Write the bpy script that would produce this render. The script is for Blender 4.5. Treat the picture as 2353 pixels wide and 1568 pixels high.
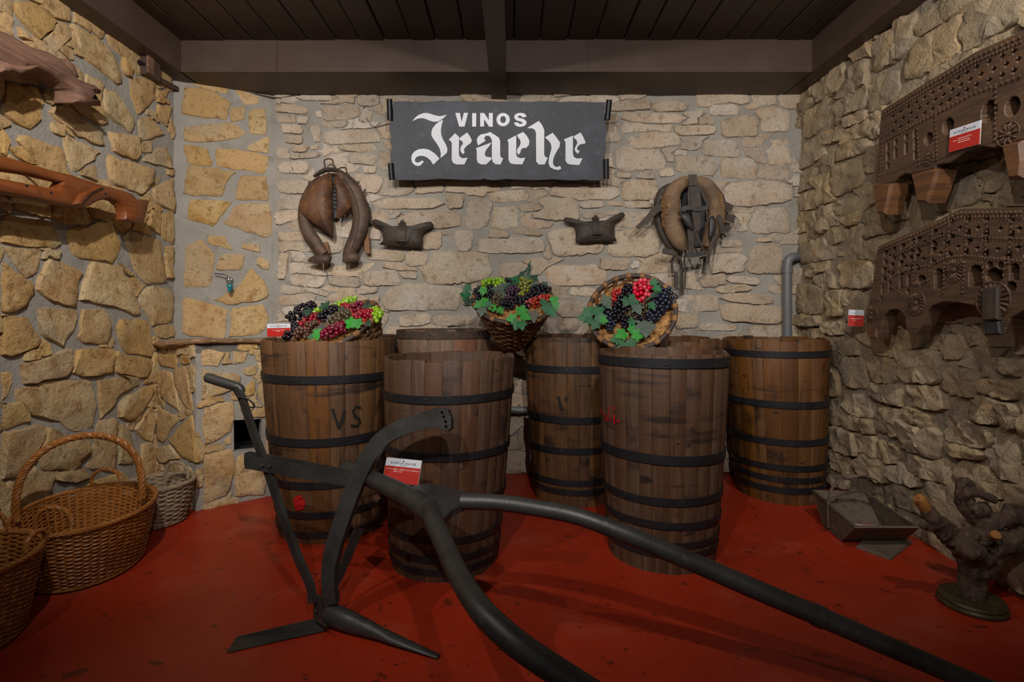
import bpy, bmesh, math, random
from mathutils import Vector, Matrix, noise, geometry

for o in list(bpy.data.objects):
    bpy.data.objects.remove(o, do_unlink=True)
random.seed(7)
SC = bpy.context.scene
COL = SC.collection
V = Vector
PI = math.pi

# ---------------------------------------------------------------- camera, light, exposure
F, CX, HY, CH = 1190.0, 1176.5, 715.0, 1.15      # focal length (px), principal column, horizon row, eye height (m)
IMW, IMH = 2353, 1568
cam = bpy.data.objects.new('camera', bpy.data.cameras.new('camera'))
COL.objects.link(cam)
cam.location = (0, 0, CH)
cam.rotation_euler = (PI / 2, 0, 0)
cam.data.sensor_width = 36
cam.data.lens = 36 * F / IMW
cam.data.shift_y = -(IMH / 2 - HY) / IMW
cam.data.clip_start = 0.05
SC.camera = cam

w = bpy.data.worlds.new('world'); SC.world = w
w.use_nodes = True
w.node_tree.nodes['Background'].inputs[0].default_value = (0.95, 0.97, 1.0, 1)
w.node_tree.nodes['Background'].inputs[1].default_value = 0.09

def spot(name, loc, target, power, angle=100, blend=0.6, color=(1, .955, .90), radius=.022):
    l = bpy.data.lights.new(name, 'SPOT'); l.energy = power; l.spot_size = math.radians(angle)
    l.spot_blend = blend; l.color = color; l.shadow_soft_size = radius
    o = bpy.data.objects.new(name, l); COL.objects.link(o); o.location = loc
    o.rotation_euler = (V(target) - V(loc)).to_track_quat('-Z', 'Y').to_euler()
    return o
# ceiling spotlights of the room, above and in front of the frame
spot('ceiling_spot', (-.84, .80, 2.55), (-2.2, 2.75, 1.75), 150, 95, .9)
spot('ceiling_spot', (-.60, -.33, 2.55), (.30, 3.6, 1.6), 120, 96, .9)
spot('ceiling_spot', (.21, -.10, 2.55), (.0, 3.6, 1.6), 120, 96, .9)
spot('ceiling_spot', (-1.6, .80, 2.55), (.3, 3.2, .6), 42, 100, .8)
spot('ceiling_spot', (1.30, .80, 2.55), (2.0, 2.7, 1.7), 85, 100, .9)
SC.view_settings.view_transform = 'Standard'
SC.view_settings.look = 'None'
SC.view_settings.exposure = 0.3
SC.view_settings.gamma = 1.0
SC.view_settings.use_curve_mapping = False

# ---------------------------------------------------------------- pixel helpers (a pixel gives a direction)
def P(px, py, d):
    return V(((px - CX) * d / F, d, CH - (py - HY) * d / F))
def floor_pt(px, py):
    return P(px, py, CH * F / (py - HY))
def on_plane(px, py, O, n):
    r = V(((px - CX) / F, 1.0, -(py - HY) / F)); e = V((0, 0, CH))
    return e + r * ((O - e).dot(n) / r.dot(n))

# ---------------------------------------------------------------- mesh builder
class MB:
    def __init__(s):
        s.v, s.f = [], []
    def add(s, vs, fs):
        o = len(s.v)
        s.v += [tuple(v) for v in vs]
        s.f += [tuple(i + o for i in f) for f in fs]
        return s
    def box(s, c, size, M=None):
        c = V(c); h = V(size) / 2
        vs = [V((x * h.x, y * h.y, z * h.z)) for z in (-1, 1) for y in (-1, 1) for x in (-1, 1)]
        vs = [(M @ v if M else v) + c for v in vs]
        return s.add(vs, [(0, 2, 3, 1), (4, 5, 7, 6), (0, 1, 5, 4), (2, 6, 7, 3), (0, 4, 6, 2), (1, 3, 7, 5)])
    def tube(s, path, rad, n=8, closed=False, cap=True, sc=(1, 1), up=None, rnd=0):
        path = [V(p) for p in path]; m = len(path)
        if not hasattr(rad, '__len__'): rad = [rad] * m
        vs = []; pn = None
        for i, p in enumerate(path):
            a = path[i - 1] if (i > 0 or closed) else path[i]
            b = path[(i + 1) % m] if (i < m - 1 or closed) else path[i]
            t = (b - a).normalized() if (b - a).length > 1e-9 else V((0, 0, 1))
            if up is not None:
                nn = V(up) - t * t.dot(V(up))
            elif pn is None:
                u = V((0, 0, 1)) if abs(t.z) < .9 else V((1, 0, 0))
                nn = u - t * t.dot(u)
            else:
                nn = pn - t * t.dot(pn)
            nn.normalize(); pn = nn
            bb = t.cross(nn)
            for k in range(n):
                an = 2 * PI * k / n
                r = rad[i] * (1 + (random.uniform(-rnd, rnd) if rnd else 0))
                vs.append(p + nn * (math.cos(an) * r * sc[0]) + bb * (math.sin(an) * r * sc[1]))
        fs = []
        for i in range(m if closed else m - 1):
            for k in range(n):
                a, b = i * n + k, i * n + (k + 1) % n
                c, d = ((i + 1) % m) * n + (k + 1) % n, ((i + 1) % m) * n + k
                fs.append((a, b, c, d))
        if cap and not closed:
            fs.append(tuple(range(n - 1, -1, -1))); fs.append(tuple((m - 1) * n + k for k in range(n)))
        return s.add(vs, fs)
    def ribbon(s, path, wid, th, nrm):
        """flat strap: rectangular section, flat side facing nrm"""
        path = [V(p) for p in path]; m = len(path)
        if not hasattr(wid, '__len__'): wid = [wid] * m
        vs = []
        for i, p in enumerate(path):
            t = (path[min(i + 1, m - 1)] - path[max(i - 1, 0)]).normalized()
            sd = t.cross(V(nrm)).normalized(); nn = sd.cross(t).normalized()
            h = wid[i] / 2
            vs += [p + sd * h, p - sd * h, p - sd * h + nn * th, p + sd * h + nn * th]
        fs = [(0, 1, 2, 3), tuple((m - 1) * 4 + k for k in (3, 2, 1, 0))]
        for i in range(m - 1):
            for k in range(4):
                a, b = i * 4 + k, i * 4 + (k + 1) % 4
                fs.append((a, a + 4, b + 4, b))
        return s.add(vs, fs)
    def slab(s, loops, fr, t0, t1, bev=0.0, back=True):
        """outline (loops[0]) with holes (loops[1:]) in plane coordinates, thickness t0..t1 along the normal, front edge chamfered"""
        O, U, W, N = fr
        def inset(lp, d):
            ar = sum(lp[i - 1][0] * lp[i][1] - lp[i][0] * lp[i - 1][1] for i in range(len(lp)))
            sg = 1 if ar > 0 else -1
            out = []
            for i in range(len(lp)):
                a, b, c = V(lp[i - 1]), V(lp[i]), V(lp[(i + 1) % len(lp)])
                e1, e2 = (b - a), (c - b)
                if e1.length < 1e-9 or e2.length < 1e-9: out.append(tuple(b)); continue
                e1.normalize(); e2.normalize()
                n1, n2 = V((-e1.y, e1.x)) * sg, V((-e2.y, e2.x)) * sg
                q = (n1 + n2)
                q = q / max(.6, q.length_squared / 2) if q.length > 1e-6 else n1
                out.append(tuple(b + q * d))
            return out
        ins = [loops[0] if not bev else inset(loops[0], bev)] + [lp if not bev else inset(lp, -bev) for lp in loops[1:]]
        p3 = lambda q, t: O + U * q[0] + W * q[1] + N * t
        for lp, li in zip(loops, ins):
            m = len(lp)
            rings = [[p3(q, t0) for q in lp], [p3(q, t1 - bev) for q in lp]]
            if bev: rings.append([p3(q, t1) for q in li])
            vs = [q for r in rings for q in r]; fs = []
            for k in range(len(rings) - 1):
                for i in range(m):
                    j = (i + 1) % m
                    fs.append((k * m + i, k * m + j, (k + 1) * m + j, (k + 1) * m + i))
            s.add(vs, fs)
        caps = [(ins, t1)] + ([(loops, t0)] if back else [])
        for lps, t in caps:
            pts, edges = [], []
            for lp in lps:
                o = len(pts); pts += [V(q) for q in lp]
                edges += [(o + i, o + (i + 1) % len(lp)) for i in range(len(lp))]
            ov, oe, of, *_ = geometry.delaunay_2d_cdt(pts, edges, [], 0, 1e-7)
            keep = []
            for f in of:
                c = sum((ov[i] for i in f), V((0, 0))) / len(f)
                ins_ = False
                for lp in lps:
                    for i in range(len(lp)):
                        (x1, y1), (x2, y2) = lp[i - 1][:2], lp[i][:2]
                        if (y1 > c.y) != (y2 > c.y) and c.x < (x2 - x1) * (c.y - y1) / (y2 - y1) + x1: ins_ = not ins_
                if ins_: keep.append(tuple(f))
            s.add([p3(q, t) for q in ov], keep)
        return s
    def lathe(s, prof, M, n=24, cap=True):
        vs = [M @ V((r * math.cos(2 * PI * k / n), r * math.sin(2 * PI * k / n), z)) for r, z in prof for k in range(n)]
        fs = [(i * n + k, i * n + (k + 1) % n, (i + 1) * n + (k + 1) % n, (i + 1) * n + k) for i in range(len(prof) - 1) for k in range(n)]
        if cap:
            fs.append(tuple(range(n - 1, -1, -1))); fs.append(tuple((len(prof) - 1) * n + k for k in range(n)))
        return s.add(vs, fs)
    def mesh(s, name, mat, smooth=False, weld=True):
        me = bpy.data.meshes.new(name)
        me.from_pydata(s.v, [], s.f)
        if weld:
            bm = bmesh.new(); bm.from_mesh(me)
            bmesh.ops.remove_doubles(bm, verts=bm.verts, dist=1e-5)
            bmesh.ops.recalc_face_normals(bm, faces=bm.faces)
            bm.to_mesh(me); bm.free()
        if mat: me.materials.append(mat)
        if smooth:
            me.polygons.foreach_set('use_smooth', [True] * len(me.polygons))
            try: me.set_sharp_from_angle(angle=math.radians(40 if smooth is True else smooth))
            except Exception: pass
        return me
    def build(s, name, mat, parent=None, smooth=False, weld=True):
        return link(name, s.mesh(name, mat, smooth, weld), parent)

def link(name, me, parent=None, loc=None):
    o = bpy.data.objects.new(name, me); COL.objects.link(o)
    if parent is not None:
        o.parent = parent
        o.matrix_parent_inverse = Matrix.Translation(-parent.location)
    if loc is not None: o.location = loc
    return o
def tag(o, label=None, cat=None, group=None, kind=None):
    for k, x in (('label', label), ('category', cat), ('group', group), ('kind', kind)):
        if x: o[k] = x
    return o
def thing(name, label, cat, loc=(0, 0, 0), group=None):
    o = bpy.data.objects.new(name, None); COL.objects.link(o)
    o.empty_display_size = .05; o.location = loc
    return tag(o, label, cat, group)
def catmull(pts, k=6):
    pts = [V(p) for p in pts]; out = []
    for i in range(len(pts) - 1):
        p0, p1, p2, p3 = pts[max(i - 1, 0)], pts[i], pts[i + 1], pts[min(i + 2, len(pts) - 1)]
        for j in range(k):
            t = j / k
            out.append(.5 * ((2 * p1) + (p2 - p0) * t + (2 * p0 - 5 * p1 + 4 * p2 - p3) * t * t + (3 * p1 - p0 - 3 * p2 + p3) * t ** 3))
    out.append(pts[-1]); return out
def interp(vals, k=6):
    out = []
    for i in range(len(vals) - 1):
        for j in range(k): out.append(vals[i] + (vals[i + 1] - vals[i]) * j / k)
    return out + [vals[-1]]

# ---------------------------------------------------------------- materials
def srgb(r, g, b):
    f = lambda c: (c / 255 / 12.92) if c / 255 <= .04045 else ((c / 255 + .055) / 1.055) ** 2.4
    return (f(r), f(g), f(b), 1)
def mat(name, base, rough=.7, metal=0., layers=(), bump=(), rand=0., randhue=0., offs=True, coat=0., spec=.5, trans=0.):
    """layers: (scale xyz, colour, lo, hi, detail); bump: (scale xyz, strength, distance)"""
    m = bpy.data.materials.new(name); m.use_nodes = True
    nt = m.node_tree; N = nt.nodes; L = nt.links
    b = N['Principled BSDF']
    b.inputs['Roughness'].default_value = rough; b.inputs['Metallic'].default_value = metal
    b.inputs['Coat Weight'].default_value = coat; b.inputs['Specular IOR Level'].default_value = spec
    if trans: b.inputs['Subsurface Weight'].default_value = trans; b.inputs['Subsurface Radius'].default_value = (.01, .006, .004)
    tc = N.new('ShaderNodeTexCoord'); oi = N.new('ShaderNodeObjectInfo')
    vec = tc.outputs['Object']
    if offs:
        a = N.new('ShaderNodeVectorMath'); a.operation = 'MULTIPLY_ADD'
        cmb = N.new('ShaderNodeCombineXYZ')
        for i in range(3): L.new(oi.outputs['Random'], cmb.inputs[i])
        L.new(cmb.outputs[0], a.inputs[0]); a.inputs[1].default_value = (17, 31, 23); L.new(vec, a.inputs[2])
        vec = a.outputs[0]
    def nz(scale, detail=5, r=.6, raw=False):
        mp = N.new('ShaderNodeMapping'); L.new(tc.outputs['Object'] if raw else vec, mp.inputs['Vector']); mp.inputs['Scale'].default_value = scale
        t = N.new('ShaderNodeTexNoise'); t.inputs['Scale'].default_value = 1; t.inputs['Detail'].default_value = detail
        t.inputs['Roughness'].default_value = r
        L.new(mp.outputs[0], t.inputs['Vector']); return t.outputs['Fac']
    rgb = N.new('ShaderNodeRGB'); rgb.outputs[0].default_value = base; cur = rgb.outputs[0]
    for sc, c, lo, hi, *d in layers:
        mr = N.new('ShaderNodeMapRange'); mr.interpolation_type = 'SMOOTHSTEP'
        L.new(nz(sc, d[0] if d else 5, raw=len(d) > 1), mr.inputs[0]); mr.inputs[1].default_value = lo; mr.inputs[2].default_value = hi
        mx = N.new('ShaderNodeMix'); mx.data_type = 'RGBA'
        L.new(mr.outputs[0], mx.inputs[0]); L.new(cur, mx.inputs[6]); mx.inputs[7].default_value = c
        cur = mx.outputs[2]
    if rand or randhue:
        hs = N.new('ShaderNodeHueSaturation')
        def rr(inp, amt, mul):
            q = N.new('ShaderNodeMath'); q.operation = 'MULTIPLY'; L.new(oi.outputs['Random'], q.inputs[0]); q.inputs[1].default_value = mul
            fr = N.new('ShaderNodeMath'); fr.operation = 'FRACT'; L.new(q.outputs[0], fr.inputs[0])
            z = N.new('ShaderNodeMapRange'); L.new(fr.outputs[0], z.inputs[0]); z.inputs[3].default_value = inp[0] - amt; z.inputs[4].default_value = inp[0] + amt
            L.new(z.outputs[0], hs.inputs[inp[1]])
        rr((1, 'Value'), rand, 1.0); rr((1., 'Saturation'), rand * .8, 7.3)
        if randhue: rr((.5, 'Hue'), randhue, 13.7)
        L.new(cur, hs.inputs['Color']); cur = hs.outputs[0]
    L.new(cur, b.inputs['Base Color'])
    nrm = None
    for sc, st, dist in bump:
        bp = N.new('ShaderNodeBump'); bp.inputs['Strength'].default_value = st; bp.inputs['Distance'].default_value = dist
        L.new(nz(sc, 6, .65), bp.inputs['Height'])
        if nrm: L.new(nrm, bp.inputs['Normal'])
        nrm = bp.outputs[0]
    if nrm: L.new(nrm, b.inputs['Normal'])
    return m
S3 = lambda x: (x, x, x)
M = {}
M['stone_gold'] = mat('stone_gold', srgb(196, 160, 108), .95, layers=[(S3(4), srgb(208, 182, 138), .45, .65), (S3(8), srgb(170, 126, 70), .5, .72), (S3(2.2), srgb(178, 160, 128), .52, .72), (S3(20), srgb(152, 118, 72), .54, .7), (S3(60), srgb(140, 110, 70), .56, .72), (S3(140), srgb(108, 86, 58), .62, .74)], bump=[(S3(14), .5, .02), (S3(45), .9, .012), (S3(150), .8, .005)], rand=.11, randhue=.003)
M['stone_pale'] = mat('stone_pale', srgb(204, 184, 162), .95, layers=[(S3(5), srgb(186, 164, 140), .45, .7), (S3(9), srgb(194, 154, 110), .6, .74), (S3(3), srgb(208, 196, 180), .5, .7), (S3(18), srgb(166, 146, 124), .55, .7), (S3(60), srgb(148, 128, 108), .57, .72), (S3(140), srgb(110, 92, 76), .62, .75)], bump=[(S3(14), .6, .02), (S3(45), 1., .014), (S3(150), .9, .006)], rand=.16, randhue=.004)
M['stone_rough'] = mat('stone_rough', srgb(186, 162, 128), .97, layers=[(S3(4), srgb(158, 138, 112), .42, .66), (S3(10), srgb(198, 162, 112), .56, .74), (S3(2), srgb(172, 154, 130), .5, .7), (S3(40), srgb(122, 104, 82), .6, .76)], bump=[(S3(12), .8, .03), (S3(38), 1., .02), (S3(120), .8, .006)], rand=.1, randhue=.003)
M['mortar'] = mat('mortar', srgb(152, 146, 137), .97, layers=[(S3(3), srgb(164, 158, 149), .4, .7), (S3(8), srgb(136, 130, 121), .5, .75), (S3(100), srgb(112, 104, 94), .6, .8)], bump=[(S3(12), .5, .02), (S3(40), .7, .01), (S3(170), .8, .004)], offs=False)
M['mortar_rough'] = mat('mortar_rough', srgb(158, 142, 118), .97, layers=[(S3(4), srgb(134, 122, 106), .4, .7), (S3(9), srgb(176, 152, 116), .5, .75), (S3(60), srgb(112, 100, 84), .6, .8)], bump=[(S3(12), 1., .03), (S3(50), .8, .012)], offs=False)
M['floor'] = mat('floor', srgb(160, 47, 24), .38, layers=[(S3(1.3), srgb(142, 38, 17), .4, .7), (S3(3), srgb(160, 68, 48), .52, .78), ((9, 12, 9), srgb(104, 36, 22), .62, .66, 10), ((30, 40, 30), srgb(92, 34, 22), .63, .67, 10), (S3(70), srgb(164, 104, 84), .72, .76, 9)], bump=[(S3(5), .12, .004), (S3(60), .2, .002)], offs=False, spec=.3)
M['beam'] = mat('beam', srgb(74, 58, 50), .5, layers=[(S3(3), srgb(80, 66, 58), .4, .7)], bump=[(S3(40), .12, .003)], offs=False, spec=.35)
M['ceiling'] = mat('ceiling', srgb(58, 42, 33), .45, layers=[(S3(4), srgb(50, 36, 28), .4, .7)], bump=[((90, 4, 20), .4, .004), (S3(20), .4, .006)], rand=.12, spec=.4)
def tubwood(name, a, b, c, d):
    return mat(name, a, .62, layers=[((5, 5, .9), b, .4, .68), ((45, 45, 1.5), c, .5, .72, 4), ((3, 3, 5), d, .56, .72), ((9, 9, 22), d, .62, .72), ((1.2, 1.2, 11), d, .57, .68, 4, 1), ((7, 7, 3), srgb(132, 112, 94), .66, .85, 6, 1), ((30, 30, 30), srgb(150, 128, 108), .72, .8, 8), ((120, 120, 2), d, .58, .8, 3)], bump=[((130, 130, 3), .4, .003), (S3(30), .3, .003)], rand=.11, randhue=.004, spec=.35)
M['tub_brown'] = tubwood('tub_brown', srgb(88, 58, 33), srgb(102, 69, 38), srgb(62, 41, 25), srgb(38, 27, 21))
M['tub_dark'] = tubwood('tub_dark', srgb(84, 58, 40), srgb(74, 49, 32), srgb(98, 75, 58), srgb(42, 30, 26))
M['tub_grey'] = tubwood('tub_grey', srgb(120, 96, 76), srgb(132, 82, 56), srgb(96, 76, 62), srgb(74, 58, 50))
M['tub_amber'] = tubwood('tub_amber', srgb(104, 66, 26), srgb(88, 53, 22), srgb(62, 38, 19), srgb(32, 22, 16))
M['iron_hoop'] = mat('iron_hoop', srgb(38, 37, 40), .5, .35, layers=[(S3(20), srgb(52, 50, 52), .5, .75)], bump=[(S3(60), .3, .003)])
M['iron'] = mat('iron', srgb(74, 73, 71), .44, .5, layers=[(S3(8), srgb(58, 55, 52), .4, .7), (S3(40), srgb(96, 91, 86), .6, .8), (S3(14), srgb(78, 66, 56), .58, .76)], bump=[(S3(70), .35, .003), (S3(20), .2, .003)], offs=False)
M['rust'] = mat('rust', srgb(70, 46, 34), .75, .3, layers=[(S3(60), srgb(96, 60, 38), .5, .7)], bump=[(S3(90), .4, .003)])
# ---------------------------------------------------------------- the room
D = 3.669                       # back wall
XL, XR = -2.24, 2.045           # side walls
YN = -1.2                       # the room runs on behind the camera
Z_SOF, Z_CEIL = 2.676, 2.879
CA, CB = V((XL, 3.43, 0)), V((-1.70, D, 0))                       # canted corner
BA, BC, BE = V((XL, 3.265, 0)), V((-1.816, 2.975, 0)), V((-.938, D, 0))   # masonry base in the corner
Z_BASE = .965

def struct(o, name=None):
    o['kind'] = 'structure'; return o
struct(MB().box((0, 1.3, -.05), (5.0, 5.2, .1)).build('floor', M['floor']))

ce = struct(MB().box((-.05, 1.25, Z_CEIL + .075), (4.6, 5.0, .05)).build('ceiling', M['ceiling']))
x = -2.32
while x < 2.12:
    wd = random.uniform(.15, .185); dz = random.uniform(-.004, .004)
    mb = MB(); z0, z1 = Z_CEIL + dz, Z_CEIL + .05
    vs = []
    for yy in (YN, .5, 2.0, 3.7):
        a, b = x + random.uniform(.001, .004), x + wd - random.uniform(.001, .004)
        vs += [(a, yy, z1), (a, yy, z0 + .006), (a + .006, yy, z0), (b - .006, yy, z0), (b, yy, z0 + .006), (b, yy, z1)]
    fs = [(r * 6 + k, r * 6 + (k + 1) % 6, r * 6 + 6 + (k + 1) % 6, r * 6 + 6 + k) for r in range(3) for k in range(6)]
    fs += [(0, 1, 2, 3, 4, 5), (23, 22, 21, 20, 19, 18)]
    mb.add(vs, fs).build('plank', M['ceiling'], ce)
    x += wd
def beam(name, x0, x1, y0, y1, z0, z1, label):
    mb = MB(); b = .006
    mb.slab([[(x0, z0), (x1, z0), (x1, z1), (x0, z1)]], (V((0, 0, 0)), V((1, 0, 0)), V((0, 0, 1)), V((0, 1, 0))), y0, y1, 0)
    o = struct(mb.build(name, M['beam'])); o['label'] = label; return o
beam('trim_1', -2.4, -2.11, YN, 3.75, Z_SOF, 2.92, 'dark brown painted ceiling beam along the left wall')
beam('trim_2', 1.913, 2.3, YN, 3.75, Z_SOF, 2.92, 'dark brown painted ceiling beam along the right wall')
b3 = beam('trim_3', -2.12, 1.92, 3.302, 3.75, Z_SOF, 2.92, 'dark brown boxed beam across the back wall')
beam('trim_4', -.145, -.037, YN, 3.72, 2.645, 2.92, 'narrow dark brown beam down the middle of the ceiling')
for px, xx in ((636, None), (1350, None)):      # butt joints of the boxed beam
    xx = (px - CX) * 3.302 / F
    MB().box((xx, 3.3015, 2.777), (.004, .003, .2)).build('joint_strip', M['ceiling'], b3)

class Wall:
    def __init__(s, name, A, B, z0, z1, mortar, amp, step=.07, label=None, hole=None):
        s.name = name; s.A = A.copy(); s.A.z = z0
        d = B - A; d.z = 0; s.L = d.length; s.H = z1 - z0
        s.u = d.normalized(); s.v = V((0, 0, 1)); s.n = s.u.cross(s.v)
        if s.n.dot(V((0, .5, 0)) - A) < 0: s.n = -s.n
        s.res = .012; s.nu = int(s.L / s.res) + 1; s.nv = int(s.H / s.res) + 1
        s.occ = bytearray(s.nu * s.nv)
        s.n_st = 0
        mb = MB(); nu, nv = max(2, int(s.L / step)), max(2, int(s.H / step))
        if hole is None:
            for j in range(nv + 1):
                for i in range(nu + 1):
                    a, b = s.L * i / nu, s.H * j / nv
                    edge = 0 if (i in (0, nu)) else 1
                    h = (noise.noise(V((a * 5, b * 5, A.x * 3))) + .5 * noise.noise(V((a * 14, b * 14, A.y)))) * amp * edge
                    mb.v.append(tuple(s.pt(a, b, h)))
            for j in range(nv):
                for i in range(nu):
                    q = j * (nu + 1) + i
                    mb.f.append((q, q + 1, q + nu + 2, q + nu + 1))
            s.o = struct(mb.build(name, mortar, None, True, False))
        else:
            mb.slab([[(0, 0), (s.L, 0), (s.L, s.H), (0, s.H)], hole], (s.A, s.u, s.v, s.n), -.06, 0, 0)
            s.o = struct(mb.build(name, mortar))
        if label: s.o['label'] = label
    def pt(s, a, b, h=0.):
        return s.A + s.u * a + s.v * b + s.n * h
    def uv(s, px, py):
        p = on_plane(px, py, s.A, s.n) - s.A
        return p.dot(s.u), p.z
    def mark_rect(s, a0, b0, a1, b1):
        for j in range(max(0, int(b0 / s.res)), min(s.nv, int(b1 / s.res) + 1)):
            for i in range(max(0, int(a0 / s.res)), min(s.nu, int(a1 / s.res) + 1)): s.occ[j * s.nu + i] = 1
    def free(s, a, b):
        i, j = int(a / s.res), int(b / s.res)
        return 0 <= i < s.nu and 0 <= j < s.nv and not s.occ[j * s.nu + i]
    def stone(s, out, relief, lump, material):
        """one stone from its outline in wall coordinates: a face with crisp edges, proud of the mortar"""
        n = len(out); cu, cv = sum(p[0] for p in out) / n, sum(p[1] for p in out) / n
        hh = random.uniform(*relief)
        mb = MB(); sd = random.uniform(0, 50)
        tx, ty = random.uniform(-.22, .22), random.uniform(-.22, .22)
        off = [(p[0] - cu, p[1] - cv) for p in out]
        mr = sum(math.hypot(*p) for p in off) / n
        prof = ((1.02, -.25), (1.0, .6), (.965, .95), (.72, 1.0), (.36, 1.0))
        for k, (f, h) in enumerate(prof):
            for dx, dy in off:
                a, b = cu + dx * f, cv + dy * f
                z = hh * h
                if k > 0:
                    z += hh * (tx * dx + ty * dy) * f / mr * .8
                    z += lump * (noise.noise(V((a * 11, b * 11, sd))) + .6 * noise.noise(V((a * 29, b * 29, sd))) + .5 * noise.noise(V((a * 61, b * 61, sd)))) * (1 if k > 1 else .4)
                mb.v.append(tuple(s.pt(a, b, max(z, .001) if k else -.012)))
        mb.v.append(tuple(s.pt(cu, cv, hh * 1.02 + lump * noise.noise(V((cu * 11, cv * 11, sd))))))
        for k in range(len(prof) - 1):
            for i in range(n):
                j = (i + 1) % n
                mb.f.append((k * n + i, k * n + j, (k + 1) * n + j, (k + 1) * n + i))
        q = (len(prof) - 1) * n
        for i in range(n): mb.f.append((q + i, q + (i + 1) % n, len(mb.v) - 1))
        mb.build('stone', material, s.o, 55, False)
        s.n_st += 1
        xs, ys = [p[0] for p in out], [p[1] for p in out]
        for j in range(max(0, int(min(ys) / s.res)), min(s.nv, int(max(ys) / s.res) + 1)):      # occupy
            y = (j + .5) * s.res
            cr = sorted((out[i - 1][0] + (y - out[i - 1][1]) * (out[i][0] - out[i - 1][0]) / (out[i][1] - out[i - 1][1])) for i in range(n) if (out[i - 1][1] > y) != (out[i][1] > y))
            for x0, x1 in zip(cr[::2], cr[1::2]):
                for i in range(max(0, int(x0 / s.res)), min(s.nu, int(x1 / s.res) + 1)): s.occ[j * s.nu + i] = 1
    def poly(s, pts, relief, lump, material, grow=1.0):
        q = [V(s.uv(*p)) for p in pts]
        c = sum(q, V((0, 0))) / len(q)
        out = []
        for i in range(len(q)):
            a, b = q[i - 1], q[i]
            m = max(2, min(5, int((b - a).length / .035)))
            for k in range(m):
                p = a + (b - a) * ((k + .15) / m)
                p = c + (p - c) * grow
                j = .10 * (b - a).length / m + .002
                out.append((p.x + random.uniform(-j, j), p.y + random.uniform(-j, j)))
        if -.05 < c.x < s.L + .05 and 0 < c.y < s.H + .1: s.stone(out, relief, lump, material)
    def grow(s, cu, cv, a, b, relief, lump, material, n=34, gap=.014, minr=.02, e=None):
        if not s.free(cu, cv): return False
        rad = []; rot = random.uniform(-.1, .1); e = e or random.uniform(3.5, 8)
        sk = random.uniform(-.35, .35); tp = random.uniform(-.25, .25)
        for i in range(n):
            t = 2 * PI * i / n; c, q = math.cos(t - rot), math.sin(t - rot)
            aa = a * (1 + tp * q); c2 = c - sk * q * .5
            lim = 1 / ((abs(c2) / aa) ** e + (abs(q) / b) ** e) ** (1 / e) * random.uniform(.93, 1.04)
            r = .012
            while r < lim and s.free(cu + (r + gap) * math.cos(t), cv + (r + gap) * math.sin(t)): r += .006
            rad.append(min(r, lim))
        sm = [min(rad[i], (rad[i - 1] + rad[i] * 2 + rad[(i + 1) % n]) / 4 * 1.15) for i in range(n)]
        if sum(sm) / n < minr or min(sm) < .008: return False
        ph = random.uniform(0, 90)
        sm = [r * (1 + .10 * noise.noise(V((ph + 2.2 * math.cos(2 * PI * i / n), 2.2 * math.sin(2 * PI * i / n), 0))) + random.uniform(-.035, .02)) for i, r in enumerate(sm)]
        s.stone([(cu + sm[i] * math.cos(2 * PI * i / n), cv + sm[i] * math.sin(2 * PI * i / n)) for i in range(n)], relief, lump, material); return True
    def boxes(s, bx, relief, lump, material, gap=.012):
        for x0, y0, x1, y1 in bx:
            a0, b0 = s.uv(x0, (y0 + y1) / 2); a1, _ = s.uv(x1, (y0 + y1) / 2)
            _, bt = s.uv((x0 + x1) / 2, y0); _, bb = s.uv((x0 + x1) / 2, y1)
            s.grow((a0 + a1) / 2, (bt + bb) / 2, abs(a1 - a0) / 2 * 1.06, abs(bt - bb) / 2 * 1.12, relief, lump, material, gap=gap)
    def fill(s, tries, wr, hr, relief, lump, material, cap=292, gap=.014, minr=.022, area=None):
        """wr, hr: (smallest, largest) stone size; the large ones are tried first"""
        for q in range(tries):
            if s.n_st >= cap: return
            a, b = random.uniform(.02, s.L - .02), random.uniform(.01, s.H - .02)
            if area and not area(a, b): continue
            t = 1 - q / tries
            k = t * random.uniform(.75, 1.1)
            s.grow(a, b, (wr[0] + (wr[1] - wr[0]) * k) / 2, (hr[0] + (hr[1] - hr[0]) * k) / 2, relief, lump, material, gap=gap, minr=max(minr, .30 * hr[1] * t))
def sc_(ox, oy, k, polys):
    return [[(ox + x * k, oy + y * k) for x, y in zip(p[::2], p[1::2])] for p in polys]

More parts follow.
